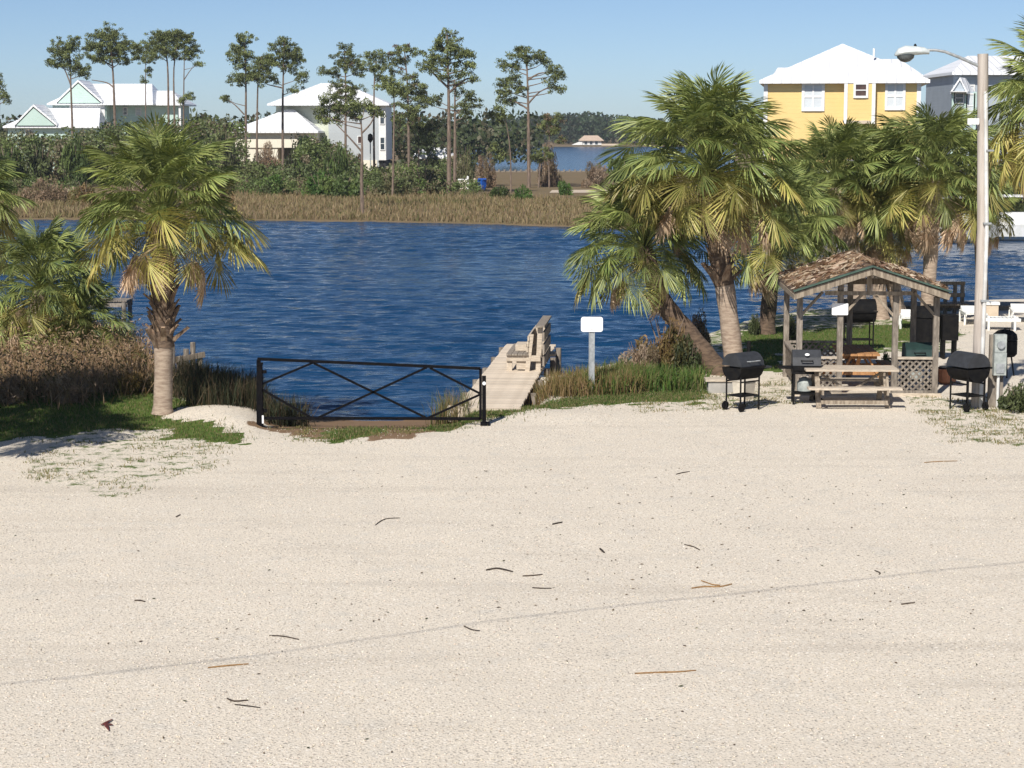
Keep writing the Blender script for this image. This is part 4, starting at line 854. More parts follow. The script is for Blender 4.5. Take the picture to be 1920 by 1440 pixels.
MB().box(P_(470,0).x, P_(481,0).x, -.06, .06, P_(475, 684).z, P_(475, 680).z).build('post_cap', 'gate', h)
for y in (697, 770): MB().box(P_(478,0).x, P_(488,0).x, -.02, .02, P_(480, y + 3).z, P_(480, y - 3).z).build('hinge', 'gate', h)
MB().box(P_(902,0).x + .005, P_(910,0).x, -.05, .05, -.12, P_(905, 705).z).build('latch_post', 'gate', h)
MB().box(P_(899,0).x, P_(917,0).x, -.1, .14, -.06, .05).build('latch_foot', 'gate', h)
q = MB(); q.tube([(P_(906.5,0).x, -.075, P_(906,718).z), (P_(906.5,0).x, -.05, P_(906,718).z)], .033, 12); q.build('reflector', 'whitesign', h)
q = MB(); q.box(P_(478.5,0).x, P_(482,0).x, -.07, -.05, P_(480,793).z, P_(480,778).z); q.build('hinge_tag', 'whitesign', h)

# ================================================================== dock with its bench
dd = (G(950, 655) - G(865, 765)); dd.z = 0; L = 11.4; ang = math.atan2(dd.y, dd.x) - math.pi / 2
o = G(865, 765, 0.06); o.z = 0.05; o.x -= .1; h = empty('dock', o, 'narrow bleached plank dock running out right of the gate', 'dock', rz=ang); W = 1.24
PLK = MB().box(0, W, 0, .135, -.02, .02).mesh('plank'); PLK.materials.append(M['deck'])
rnd = random.Random(2)
for i in range(int(L / .143)):
    p = link('plank', PLK, h); p.location = (rnd.uniform(-.012, .012), i * .143, rnd.uniform(-.003, .003)); p.rotation_euler = (0, 0, rnd.uniform(-.006, .006))
for x in (.08, W - .13): MB().box(x, x + .05, 0, L, -.2, -.024).build('joist', 'woodgrey', h)
MB().box(-.02, W + .02, -.05, -.006, -.22, .02).build('end_board', 'bleach', h)
for i in range(6):
    for x in (-.09, W + .09): q = MB(); q.tube([(x, .4 + i * 2.1, -1.7), (x, .4 + i * 2.1, -.03)], .075, 8); q.build('piling', 'woodgrey', h)
q = MB(); q.box(-.16, -.02, -.1, .05, -.25, .06); q.build('stub_post', 'bleach', h)
# bench on the right side, seen end on
BD = 42.6
def dk(x, y, z): return Vector((x, y, z))
bo = A(988, 700, BD); bo.z = .04
h = empty('dock_bench', bo, 'weathered wooden bench with sloping back and capped rail on the dock', 'bench', rz=ang); BL = 2.0
s = BD / F; 
for y in (0, BL - .1):
    q = MB(); q.box(-.46, .3, y, y + .05, .25, .38); q.build('seat_bearer', 'bleach', h)
    q = MB(); q.box(-.46, -.34, y + .052, y + .14, -.05, .25); q.build('leg', 'bleach', h)
    q = MB(); q.bar((.0, y + .02, -.02), (.1, y + .02, .86), .1, .06, (0, 1, 0)); q.build('back_upright', 'bleach', h)
    q = MB(); q.bar((.24, y + .1, -.05), (.29, y + .1, 1.02), .11, .08, (0, 1, 0)); q.build('rail_post', 'bleach', h)
    q = MB(); q.box(-.24, -.02, y + .052, y + .1, .06, .25); q.build('knee_block', 'bleach', h)
for i in range(4): x = -.46 + i * .125; MB().box(x, x + .115, -.06, BL + .08, .385, .42).build('seat_slat', 'woodgrey', h)
for i in range(3): z = .46 + i * .125; x = .035 + (z - .4) * .1; q = MB(); q.box(x - .05, x - .015, -.05, BL + .06, z, z + .11); q.build('back_slat', 'bleach', h)
MB().box(-.3, -.05, .5, 1.1, .43, .57).build('arm_block', 'bleach', h)
MB().box(.2, .4, -.1, BL + .3, 1.02, 1.06).build('cap_rail', 'woodgrey', h)
for z in (.15, .42, .7): MB().box(.345, .39, 0, BL + .2, z, z + .2).build('rail_board', 'woodgrey', h)
MB().box(.05, .52, BL - .3, BL + .3, .16, .22).build('side_shelf', 'bleach', h)

# ================================================================== signs
o = GG(1109, 740); h = empty('sign_post', o, 'blank white sign on a galvanised post between dock and palms', 'sign'); k = o.y / F
zt, zb = A(1109, 594, o.y).z - o.z, A(1109, 622, o.y).z - o.z
q = MB(); q.box(-.045, .045, 0, .035, -.05, zt - .05); q.box(-.06, -.045, -.012, 0, -.05, zb); q.box(.045, .06, -.012, 0, -.05, zb); q.build('post', 'galv', h)
def rounded(x0, x1, z0, z1, r, n=4):
    pts = []
    for cx, cz, a0 in ((x1 - r, z1 - r, 0), (x0 + r, z1 - r, 90), (x0 + r, z0 + r, 180), (x1 - r, z0 + r, 270)):
        for i in range(n + 1): a = R(a0 + 90 * i / n); pts.append((cx + r * math.cos(a), cz + r * math.sin(a)))
    return pts
q = MB(); q.prism(rounded(-.225, .225, zb, zt, .05), -.03, -.014); q.build('panel', 'whitesign', h)
for z in (zt - .06, zb + .06): q = MB(); q.tube([(0, -.036, z), (0, -.03, z)], .012, 8); q.build('bolt', 'galv', h)

# ================================================================== gazebo
fl, fr_ = GG(1497, 741), GG(1749, 741); gW = fr_.x - fl.x; gz = R(-3); Dp = 3.1
o = fl.copy(); h = empty('gazebo', o, 'weathered wooden gazebo with leaf littered gable roof', 'gazebo', rz=gz)
s = F / fl.y; EZ = 2.05; RZ = 2.62; mid = gW / 2 + .0
ps = .115
posts = [0, (1572 - 1497) / (1749 - 1497) * gW, (1674 - 1497) / (1749 - 1497) * gW, gW]
for i, x in enumerate(posts):
    top = EZ - .02 if i in (0, 3) else EZ + .33
    MB().box(x - ps / 2, x + ps / 2, 0, ps, -.05, top).build('post', 'woodgrey', h)
for x in (0, gW / 2, gW): MB().box(x - ps / 2, x + ps / 2, Dp - ps, Dp, -.05, EZ - .02 if x != gW / 2 else RZ - .12).build('post', 'woodgrey', h)
for x in (-ps / 2 - .03, gW + ps / 2 - .02): MB().box(x, x + .05, -.35, Dp + .35, EZ - .02, EZ + .12).build('eave_beam', 'wood', h)
MB().box(posts[0] + .5, posts[3] - .5, -.045, -.003, EZ + .02, EZ + .1).build('tie_beam', 'wood', h)
MB().box(-.1, gW + .1, Dp - .05, Dp - .003, EZ - .0, EZ + .13).build('tie_beam', 'wood', h)
MB().box(mid - .05, mid + .05, -.05, -.006, EZ + .102, RZ - .02).build('king_post', 'wood', h)
for x, d in ((0, 1), (gW, -1), (posts[1], 1), (posts[2], -1)):
    q = MB(); z1 = EZ + .02 if x in (0, gW) else EZ; q.bar((x + d * .03, .05, z1 - .42), (x + d * .46, .05, z1 + .06), .05, .09, (0, 1, 0)); q.build('brace', 'wood', h)
ov = .15; hw = gW / 2 + ov; sl = (RZ - EZ) / hw; z0 = EZ + .06
for sd in (-1, 1):
    q = MB(); a, b_ = mid, mid + sd * hw; ya, yb = -.45, Dp + .45
    q.add([(a, ya, RZ), (b_, ya, z0 - .0), (b_, yb, z0), (a, yb, RZ), (a, ya, RZ + .07), (b_, ya, z0 + .07), (b_, yb, z0 + .07), (a, yb, RZ + .07)], [(0,1,5,4),(4,5,6,7),(0,4,7,3),(1,2,6,5),(3,7,6,2),(0,3,2,1)]); r_ = q.build('roof_slope', 'shingle', h)
    q = MB(); q.bar((a, ya - .03, RZ - .03), (b_ + sd * .02, ya - .03, z0 - .03), .04, .13, (0, 0, 1)); q.build('barge_board', 'wood', h)
    q = MB(); q.bar((a, ya - .05, RZ + .075), (b_ + sd * .04, ya - .05, z0 + .075), .1, .035, (0, 0, 1)); q.build('roof_trim', 'greentrim', h)
    MB().box(b_ - .02, b_ + .02, ya, yb, z0 - .1, z0 - .005).build('eave_board', 'wood', h)
    for i in range(5):
        y = .1 + i * (Dp - .2) / 4; q = MB(); q.bar((a, y, RZ - .06), (b_ - sd * .05, y, z0 - .06), .045, .1, (0, 0, 1)); q.build('rafter', 'wood', h)
MB().box(mid - .025, mid + .025, -.4, Dp + .4, RZ - .16, RZ - .03).build('ridge_board', 'wood', h)
def lattice(name, p0, ux, w_, h_, par, z0=.12):
    q = MB(); ux = Vector(ux); n_ = 0; st = .135
    uz = Vector((0, 0, 1)); nrm = ux.cross(uz)
    for sgn in (1, -1):
        k = -h_
        while k < w_ + h_:
            pts = []
            # clip the diagonal u = k + sgn * v to the panel
            lo, hi = 0, h_
            if sgn == 1: lo = max(lo, -k); hi = min(hi, w_ - k)
            else: lo = max(lo, k - w_); hi = min(hi, k)
            if hi - lo > .05:
                a = Vector(p0) + ux * (k + sgn * lo) + uz * (z0 + lo) + nrm * .006 * sgn; b2 = Vector(p0) + ux * (k + sgn * hi) + uz * (z0 + hi) + nrm * .006 * sgn
                q.bar(a, b2, .012, .038, tuple(nrm.cross((b2 - a).normalized())))
            k += st
    q.build(name, 'woodgrey', par)
for a, b_ in ((posts[0], posts[1]), (posts[2], posts[3])):
    w_ = b_ - a - ps; lattice('lattice', (a + ps / 2, .05, 0), (1, 0, 0), w_, .62, h)
    MB().box(a + ps / 2, b_ - ps / 2, 0, .1, .755, .8).build('hand_rail', 'bleach', h); MB().box(a + ps / 2, b_ - ps / 2, .02, .08, .06, .11).build('bottom_rail', 'woodgrey', h)
lattice('lattice', (ps / 2, Dp - .05, 0), (1, 0, 0), gW / 2 - ps, .62, h); MB().box(ps / 2, gW / 2 - ps / 2, Dp - .1, Dp - .01, .755, .8).build('hand_rail', 'woodgrey', h)
for x, u in ((.0, (0, 1, 0)),):
    lattice('lattice', (x, ps, 0), u, Dp - 2 * ps, .62, h); MB().box(x - .05, x + .05, ps, Dp - ps, .755, .8).build('hand_rail', 'woodgrey', h)
MB().box(-.12, gW + .12, -.1, -.06, -.03, .07).build('sill_board', 'bleach', h)
gaz = h
# leaf litter on the roof
rng = np.random.default_rng(3); n_ = 2600; u = rng.uniform(0.02, 1, n_) ** .9; sd = np.where(rng.uniform(0, 1, n_) < .5, -1, 1); yv = rng.uniform(-.42, Dp + .42, n_)
keep = rng.uniform(0, 1, n_) < np.where(sd < 0, .42 + .5 * (yv > .6), .95); u, sd, yv = u[keep], sd[keep], yv[keep]; n_ = len(u)
xv = mid + sd * u * hw * .99; zv = RZ + .085 - (RZ - z0) * u * .99 + rng.uniform(0, .07, n_)
a = rng.uniform(0, 6.28, n_); ln = rng.uniform(.05, .22, n_); wd = rng.uniform(.012, .035, n_); dx, dy = np.cos(a) * ln, np.sin(a) * ln; dzz = -sd * sl * dx + rng.normal(size=n_) * .03
P0 = np.stack([xv, yv, zv], 1); dv = np.stack([dx, dy, dzz], 1); sv_ = np.stack([-np.sin(a) * wd, np.cos(a) * wd, rng.normal(size=n_) * .012], 1)
Vv = np.stack([P0 - dv, P0 - sv_, P0 + dv, P0 + sv_ + [0, 0, .012]], 1).reshape(-1, 3); k = np.arange(n_)[:, None] * 4
cl = palette(rng, n_, [(.5,.38,.27),(.6,.48,.35),(.42,.29,.19),(.3,.19,.12),(.68,.58,.45),(.26,.17,.12)])
lit = link('leaf_litter', npmesh('leaf_litter', Vv, np.concatenate([k + [0, 1, 2], k + [0, 2, 3]]), np.repeat(cl, 4, 0), 'dead')); lit.location = o; lit.rotation_euler = (0, 0, gz)
tag(lit, 'dry tan leaf litter covering the gazebo roof', 'leaf litter', kind='stuff')
# sign on the gazebo post
q = MB(); gs = GG(1570, 741); k = s
q.prism(rounded(-.165, .165, A(1570, 590, fl.y).z, A(1570, 568, fl.y).z, .02), -.03, -.018)
t = q.build('notice_board', 'whitesign'); mtx = Matrix.Rotation(gz, 3, 'Z') @ Vector((posts[1] - .02, -.02, 0)); t.location = o + mtx; t.location.z = 0; t.rotation_euler = (0, 0, gz); tag(t, 'blank white notice board fixed to a gazebo post', 'sign')

# ================================================================== picnic tables
def picnic(label, loc, rz, L, top_m, bench_m, leg_m, hT=.74, hB=.43, wT=.72, reach=.74, runner=False):
    h = empty('picnic_table', loc, label, 'picnic table', rz=rz)
    k = 5; bw = wT / k
    for i in range(k): MB().box(-L / 2, L / 2, -wT / 2 + i * bw + .004, -wT / 2 + (i + 1) * bw - .004, hT - .04, hT).build('top_board', top_m, h)
    for sd in (-1, 1):
        for j in range(2): y = sd * (reach - .13 + j * .135); MB().box(-L / 2, L / 2, y - .064, y + .064, hB - .04, hB).build('bench_board', bench_m, h)
    for x in (-L / 2 + .28, L / 2 - .28):
        MB().box(x - .02, x + .02, -reach - .06, reach + .06, hB - .14, hB - .042).build('bench_bearer', leg_m, h)
        MB().box(x - .02, x + .02, -wT / 2 + .03, wT / 2 - .03, hT - .13, hT - .042).build('top_bearer', leg_m, h)
        xo = x + (.042 if x > 0 else -.042)
        for sd in (-1, 1): q = MB(); q.bar((xo, sd * (reach - .2), 0), (xo, sd * .16, hT - .05), .04, .1, (1, 0, 0)); q.build('leg', leg_m, h)
    for sd in (-1, 1): q = MB(); q.bar((sd * .1, 0, hB - .1), (sd * (L / 2 - .25), 0, hT - .08), .04, .08, (0, 1, 0)); q.build('brace', leg_m, h)
    if runner: MB().box(-L / 2 + .26, L / 2 - .26, -reach + .05, -reach + .1, .1, .17).build('stretcher', leg_m, h)
    return h
t = GG(1604, 768); picnic('bleached picnic table lengthwise in front of the gazebo', t + Vector((0, .72, 0)), R(-1.5), 1.82, 'bleach', 'bleach', 'wood', runner=True)
t = GG(1612, 728); picnic('orange cedar picnic table end on under the gazebo', Vector((t.x, fl.y + 1.65, t.z)), R(90) + R(-3), 1.8, 'cedar', 'cedar', 'cedar', hT=.76, wT=.8)

# ================================================================== grills
def barrel_grill(label, loc, rz, r=.27, Lb=.75, zc=.88, mat='blackmetal', chimney=True, shelf=True, name='barrel_grill', firebox=False, handle=True):
    h = empty(name, loc, label, 'grill', rz=rz); n = 20
    def half(a0, a1, x0, x1, rr):
        b = MB(); k = 11; v = []
        for x in (x0, x1):
            for i in range(k): a = R(a0 + (a1 - a0) * i / (k - 1)); v.append((x, rr * math.cos(a), zc + rr * math.sin(a)))
        f = [(i, i + 1, i + 1 + k, i + k) for i in range(k - 1)] + [tuple(range(k))[::-1], tuple(range(k, 2 * k)), (0, k, 2 * k - 1, k - 1)]; b.add(v, f); return b
    half(4, 176, -Lb / 2, Lb / 2, r).build('lid', mat, h, True); half(184, 356, -Lb / 2, Lb / 2, r * .985).build('fire_bowl', 'blackmetal', h, True)
    MB().box(-Lb / 2 - .02, Lb / 2 + .02, -r - .03, -r + .01, zc - .02, zc + .015).build('rim', 'blackmetal', h)
    if handle: q = MB(); q.tube([(-.13, -r * .9, zc + r * .42), (-.13, -r - .06, zc + r * .46), (.13, -r - .06, zc + r * .46), (.13, -r * .9, zc + r * .42)], .012, 6); q.build('handle', 'galv', h)
    for x in (-Lb / 2 + .06, Lb / 2 - .06):
        for y in (-r * .72, r * .72): q = MB(); q.tube([(x, y, 0), (x, y, zc - r * .5)], .018, 6); q.build('leg', 'blackmetal', h)
    for z in (.28,): q = MB(); q.box(-Lb / 2 + .06, Lb / 2 - .06, -r * .72, r * .72, z, z + .02); q.build('lower_shelf', 'blackmetal', h)
    for y in (-r * .72, r * .72): q = MB(); q.box(-Lb / 2 + .06, Lb / 2 - .06, y - .012, y + .012, zc - r * 1.12, zc - r * 1.02); q.build('side_rail', 'blackmetal', h)
    if chimney: q = MB(); q.tube([(Lb / 2 - .12, .04, zc + r * .9), (Lb / 2 - .12, .04, zc + r + .2)], .04, 10); q.build('chimney', 'blackmetal', h, True)
    if shelf: MB().box(Lb / 2 + .02, Lb / 2 + .27, -r * .8, r * .8, zc - .05, zc - .025).build('side_shelf', mat, h)
    if firebox: MB().box(-Lb / 2 - .34, -Lb / 2 - .005, -.2, .2, zc - .3, zc + .08).build('firebox', 'blackmetal', h)
    for x in (-Lb / 2 + .06,):
        for y in (-r * .72 - .03, r * .72 + .03): q = MB(); q.tube([(x, y - .015, .085), (x, y + .015, .085)], .085, 12); q.build('wheel', 'blackmetal', h)
    return h
barrel_grill('small black barrel grill with chimney at the foot of the tall palm', GG(1392, 768), R(38), .27, .62, .86, 'greymetal')
barrel_grill('grey barrel grill with round end cap beside the street light pole', GG(1813, 768), R(118), .29, .62, .84, 'greymetal', chimney=False, shelf=True)
barrel_grill('large black barrel smoker behind the gazebo centre', GG(1606, 658), R(2), .29, .84, 1.0, 'blackmetal', chimney=False, shelf=False, handle=False)
def cart_grill(label, loc, rz, mat, badge=True, wd=.56, hb=.78):
    h = empty('cart_grill', loc, label, 'grill', rz=rz); d = .44
    q = MB(); v = [(-wd/2,-d/2,hb),(wd/2,-d/2,hb),(wd/2,d/2,hb),(-wd/2,d/2,hb),(-wd/2,-d/2+.05,hb+.16),(wd/2,-d/2+.05,hb+.16),(wd/2,-.02,hb+.3),(-wd/2,-.02,hb+.3),(wd/2,d/2-.04,hb+.26),(-wd/2,d/2-.04,hb+.26)]
    q.add(v, [(0,3,2,1),(0,1,5,4),(4,5,6,7),(7,6,8,9),(9,8,2,3),(1,2,8,6,5),(0,4,7,9,3)]); lid = q.build('lid', mat, h)
    q = MB(); q.tube([(-.11,-d/2+.01,hb+.1),(-.11,-d/2-.05,hb+.1),(.11,-d/2-.05,hb+.1),(.11,-d/2+.01,hb+.1)], .013, 6); q.build('handle', 'blackmetal', h)
    if badge: q = MB(); q.tube([(0,-d/2+.022,hb+.215),(0,-d/2+.012,hb+.222)], .045, 14, True, .6); q.build('badge', 'whitesign', h)
    MB().box(-wd/2, wd/2, -d/2 - .01, d/2, hb - .17, hb - .004).build('fire_bowl', 'blackmetal', h); MB().box(-wd/2 + .02, wd/2 - .02, -d/2 - .03, -d/2 - .012, hb - .1, hb - .02).build('control_panel', 'blackmetal', h)
    for x in (-wd/2 + .03, wd/2 - .03):
        for y in (-d/2 + .03, d/2 - .03): MB().box(x - .02, x + .02, y - .02, y + .02, 0, hb - .17).build('leg', 'blackmetal', h)
    MB().box(-wd/2 + .02, wd/2 - .02, -d/2 + .02, d/2 - .02, .2, .22).build('lower_shelf', 'blackmetal', h)
    MB().box(-wd/2 - .27, -wd/2 - .005, -d/2 + .03, d/2 - .03, hb - .07, hb - .045).build('side_shelf', 'blackmetal', h)
    q = MB(); q.lathe([(.11, .222), (.15, .25), (.15, .42), (.08, .5), (.05, .52)], 14, (-.02, .05, 0)); q.build('gas_tank', 'boxgrey', h, True)
    for y in (-d/2 - .01, d/2 + .01): q = MB(); q.tube([(wd/2 - .03, y - .015, .08), (wd/2 - .03, y + .015, .08)], .08, 12); q.build('wheel', 'blackmetal', h)
    return h
cart_grill('grey lidded cart grill with white badge left of the gazebo', GG(1510, 756), R(-4), 'greymetal')
gg = GG(1709, 735); cart_grill('dark green lidded grill behind the right lattice panel', Vector((gg.x + .15, fl.y + .75, gg.z)), R(2), 'greenmetal', False, .56, .72)
def drum_smoker(label, loc, r, z0, z1, rz=0, box=True):
    h = empty('drum_smoker', loc, label, 'smoker', rz=rz)
    q = MB(); q.lathe([(r * .8, z0), (r, z0 + .06), (r, z1 - .02)], 18); q.build('drum', 'blackmetal', h, True)
    q = MB(); q.lathe([(r * 1.02, z1), (r * .95, z1 + r * .45), (r * .6, z1 + r * .75), (.02, z1 + r * .86)], 18); q.build('lid', 'blackmetal', h, True)
    q = MB(); q.tube([(-.06, -r * .5, z1 + r * .75), (-.06, -r * .5, z1 + r * .75 + .06), (.06, -r * .5, z1 + r * .75 + .06), (.06, -r * .5, z1 + r * .75)], .012, 6); q.build('handle', 'blackmetal', h)
    for i in range(3): a = i * 2.094 + .5; q = MB(); q.tube([(math.cos(a) * r * .7, math.sin(a) * r * .7, z0 + .04), (math.cos(a) * r * 1.1, math.sin(a) * r * 1.1, 0)], .018, 6); q.build('leg', 'blackmetal', h)
    if box: MB().box(r + .02, r + .4, -.2, .2, z0 + .1, z1 + .05).build('firebox', 'blackmetal', h); MB().box(r + .05, r + .1, -.18, .18, 0, z0 + .1).build('leg', 'blackmetal', h); MB().box(r + .32, r + .37, -.18, .18, 0, z0 + .1).build('leg', 'blackmetal', h)
drum_smoker('black drum smoker with side firebox behind the right gazebo post', GG(1735, 672), .33, .35, 1.0)
drum_smoker('round black kettle grill behind the meter box', GG(1882, 706), .27, .45, .82, 0, False)
# clutter at the foot of the small barrel grill
t = GG(1400, 754) + Vector((0, .5, 0)); h = empty('bucket', t, 'pale square bucket behind the small barrel grill', 'bucket'); q = MB(); q.tube([(0,0,0),(0,0,.36)], [.2,.24], 4); q.build('body', 'bucket', h); q = MB(); q.tube([(0,0,.362),(0,0,.38)], [.26,.26], 4); q.build('rim', 'bucket', h)
t = GG(1350, 735); h = empty('block_seat', t, 'low concrete block seat left of the small barrel grill', 'block seat'); MB().box(-.26,.26,-.16,.16,0,.24).build('block', 'concrete', h); MB().box(-.32,.4,-.2,.2,.242,.29).build('seat_board', 'bleach', h)
t = GG(1768, 722); q = MB(); q.lathe([(.12,0),(.2,.06),(.23,.3),(.25,.34),(.21,.34),(.19,.2)], 14); w_ = q.build('clay_pot', 'clay'); w_.location = t + Vector((.12,.2,0)); tag(w_, 'terracotta pot between the gazebo and the grey barrel grill', 'pot')
t = GG(1733, 737); h = empty('jug', Vector((t.x, t.y + .35, t.z)), 'small white jug beside the right lattice panel', 'jug'); q = MB(); q.lathe([(.06,0),(.07,.02),(.07,.13),(.03,.18),(.025,.22)], 12); q.build('body', 'plastic', h, True)
q = MB(); q.lathe([(.03,.22),(.03,.245)], 10); q.build('cap', 'whitepaint', h)

# ================================================================== street light and electrics
o = GG(1832, 764); pd = o.y; h = empty('street_light', o, 'weathered utility pole with cobra head street lamp and white conduit', 'street light')
Q = lambda x, y: A(x, y, pd) - o
q = MB(); q.tube([(0,0,-.1), (.0,0,3.5), Q(1843, 101)], [.122,.112,.105], 12); q.build('pole', 'pole', h, True)
q = MB(); q.tube([(.03,-.15,0), (.045,-.14,3.4), Q(1843,172) + Vector((.02,-.14,0))], .04, 8); q.build('conduit', 'conduit', h, True)
for z in (.7, 2.1, 3.6, 5.0): MB().box(-.03, .12, -.2, -.11, z, z + .035).build('conduit_clamp', 'galv', h)
q = MB(); q.tube([Q(1836,124), Q(1800,108), Q(1772,97), Q(1755,94), Q(1738,94)], [.032,.03,.028,.026,.026], 8); q.build('arm', 'galv', h, True)
q = MB(); c = [(1742,99,.045,.06),(1733,97,.09,.1),(1715,97,.13,.13),(1697,98,.15,.15),(1684,100,.13,.11),(1678,103,.05,.04)]
pts = [Q(x, y) for x, y, a, b_ in c]; k0 = len(q.v)
for i, (p, (x, y, a, b_)) in enumerate(zip(pts, c)):
    for j in range(12): t = 2 * math.pi * j / 12; zz = math.sin(t); q.v.append((p.x, p.y + math.cos(t) * a * 1.1, p.z + (zz * b_ * .85 if zz > 0 else zz * b_ * .5)))
for i in range(len(c) - 1):
    for j in range(12): a = i * 12 + j; b_ = i * 12 + (j + 1) % 12; q.f.append((a, b_, b_ + 12, a + 12))
q.f.append(tuple(range(12))[::-1]); q.f.append(tuple(range(60, 72))); q.build('lamp_head', 'lampgrey', h, True)
bp = Q(1698, 104); q = MB(); q.lathe([(.17,.0),(.16,-.05),(.09,-.11),(.02,-.13)], 14, tuple(bp)); q.build('lamp_bowl', 'lampglass', h, True)
pc = Q(1716, 87); q = MB(); q.lathe([(.03,-.05),(.03,.02),(.012,.05)], 8, tuple(pc)); q.build('photocell', 'blackmetal', h)
pc = Q(1822, 228); MB().box(pc.x - .12, pc.x + .1, -.18, -.155, pc.z - .055, pc.z + .06).build('name_plate', 'whitesign', h)
o2 = GG(1868, 764); h = empty('meter_box', o2, 'grey electric meter box on a post right of the utility pole', 'meter box'); mz = lambda y: A(1868, y, o2.y).z - o2.z
MB().box(-.16, .12, .0, .1, -.05, mz(628)).build('post', 'woodgrey', h); MB().box(-.11, .13, -.16, -.004, mz(702), mz(660)).build('lower_box', 'boxgrey', h); MB().box(-.105, .125, -.15, -.004, mz(659.5), mz(626)).build('upper_box', 'boxgrey', h)
q = MB(); q.tube([(.01,-.2,mz(645)),(.01,-.15,mz(645))], .075, 14); q.build('meter_dial', 'galv', h); q = MB(); q.tube([(.0,-.08,-.05),(.0,-.08,mz(702.5))], .03, 8); q.build('conduit', 'conduit', h)
MB().box(-.07, .09, -.175, -.162, mz(698), mz(680)).build('cover_plate', 'galv', h)

# ================================================================== white loungers by the water
def lounger(label, loc, rz, L=1.5, back=.12):
    h = empty('sun_lounger', loc, label, 'sun lounger', 'white plastic loungers by the water', rz)
    for i in range(9): x = -L / 2 + .08 + i * (L - .16) / 8; MB().box(x - .06, x + .06, -.27, .27, .3, .325 + (back * max(0, i - 5) / 3 if back else 0)).build('slat', 'plastic', h)
    for y in (-.3, .27): MB().box(-L / 2, L / 2, y, y + .03, .25, .335).build('side_rail', 'plastic', h)
    for x in (-L / 2 + .15, L / 2 - .15):
        q = MB(); q.tube([(x, -.3, 0), (x, -.29, .26), (x, -.2, .36), (x, .2, .36), (x, .29, .26), (x, .3, 0)], .035, 6); q.build('leg_hoop', 'plastic', h)
lounger('white plastic lounger seen end on through the gazebo', GG(1708, 614), R(80), 1.3)
lounger('white plastic lounger half behind the street light pole', GG(1824, 606), R(85), 1.3)
lounger('white plastic lounger turned sideways right of the street light pole', GG(1876, 618), R(-8), 1.0, 0)
lounger('white plastic lounger cut by the right picture edge', GG(1915, 602), R(80), 1.3)
t = GG(1856, 598); h = empty('cooler', t, 'beige chest with white lid at the water right of the pole', 'chest'); MB().box(-.2,.2,-.16,.16,0,.42).build('body', 'beige', h); MB().box(-.23,.23,-.19,.19,.42,.5).build('lid', 'plastic', h)
# wooden seat rail behind the gazebo and the boardwalk
t = GG(1778, 588); h = empty('water_rail', t, 'wooden railing with bench board at the water behind the gazebo', 'railing')
for x in (-.1, .18, .4): MB().box(x - .05, x + .05, -.05, .05, -.3, .92).build('post', 'woodgrey', h)
for z, th in ((.18, .14), (.5, .12), (.86, .1)): MB().box(-.6, .46, -.09, -.052, z, z + th).build('rail', 'wood', h)
MB().box(-.7, .5, -.5, -.1, .28, .33).build('seat_board', 'wood', h)
a, b_ = GG(1700, 590), GG(2100, 582); h = empty('boardwalk', (a + b_) / 2, 'grey boardwalk along the water at the right', 'boardwalk'); Lb = (b_ - a).length; MB()
for i in range(int(Lb / .2)): x = -Lb / 2 + i * .2; MB().box(x, x + .19, .6, 2.0, .1, .15).build('plank', 'woodgrey', h)
for y in (.7, 1.8): MB().box(-Lb / 2, Lb / 2, y, y + .1, -.25, .098).build('joist', 'woodgrey', h)
# old bulkhead behind the trimmed palm and the little pier at the left
a = GG(345, 742); h = empty('old_bulkhead', A(340, 720, 41.5), 'short rotten timber bulkhead behind the trimmed palm', 'bulkhead'); h.location.z = -.7
for i in range(6): x = -.35 + i * .13; q = MB(); q.tube([(x, i * .12, 0), (x + .02, i * .12, 1.35 + .16 * math.sin(i * 2.1))], .06, 7); q.build('pile', 'woodgrey', h)
q = MB(); q.bar((-.45, -.1, 1.1), (.42, .62, 1.2), .05, .12); q.build('wale', 'wood', h)
a = A(215, 580, 62); a.z = -.05; h = empty('small_pier', a, 'small plank pier at the water right of the low palms', 'pier')
for i in range(14): MB().box(-1.6 + i * .15, -1.6 + i * .15 + .14, -.5, .5, 0, .04).build('plank', 'woodgrey', h)
for y in (-.45, .4): MB().box(-1.6, .5, y, y + .06, -.18, -.004).build('joist', 'woodgrey', h)
for x in (-1.2, .4):
    for y in (-.5, .5): q = MB(); q.tube([(x, y, -1.6), (x, y, -.02)], .07, 7); q.build('piling', 'woodgrey', h)

# ================================================================== litter on the lot
def stick(label, pts, r, mat='twig', extra=None, name='twig', cat='twig'):
    b = GG(*pts[len(pts) // 2]); b.z = hz(b.x, b.y) + .008
    q = MB(); pp = [GG(*p) - b + Vector((0, 0, .008)) for p in pts]; q.tube(smooth_path(pp, 3), [r * (1 - .5 * abs(i / (3 * (len(pp) - 1)) - .4)) for i in range(3 * (len(pp) - 1) + 1)], 6)
    for e in (extra or []): q.tube([GG(*p) - b + Vector((0, 0, .01)) for p in e], [r * .7] * len(e), 5)
    o = q.build(name, mat); o.location = b; tag(o, label, cat); return o
stick('thick dark bent twig in the middle of the gravel lot', [(912,1070),(930,1067),(945,1069),(961,1073)], .014)
stick('straight dark twig right below the thick bent one', [(980,1081),(1000,1080),(1017,1078)], .010)
stick('short dark twig lowest of the middle three', [(998,1103),(1015,1104),(1034,1104)], .008)
stick('short dark stick above the middle twigs', [(1036,984),(1054,980)], .014)
stick('small dark chip right of the middle twigs', [(1125,1030),(1133,1037)], .016)
stick('forked tan palm stem on the right of the lot', [(1297,1104),(1320,1101),(1350,1101),(1372,1096)], .011, 'twigtan', [[(1315,1090),(1335,1097),(1350,1099)]])
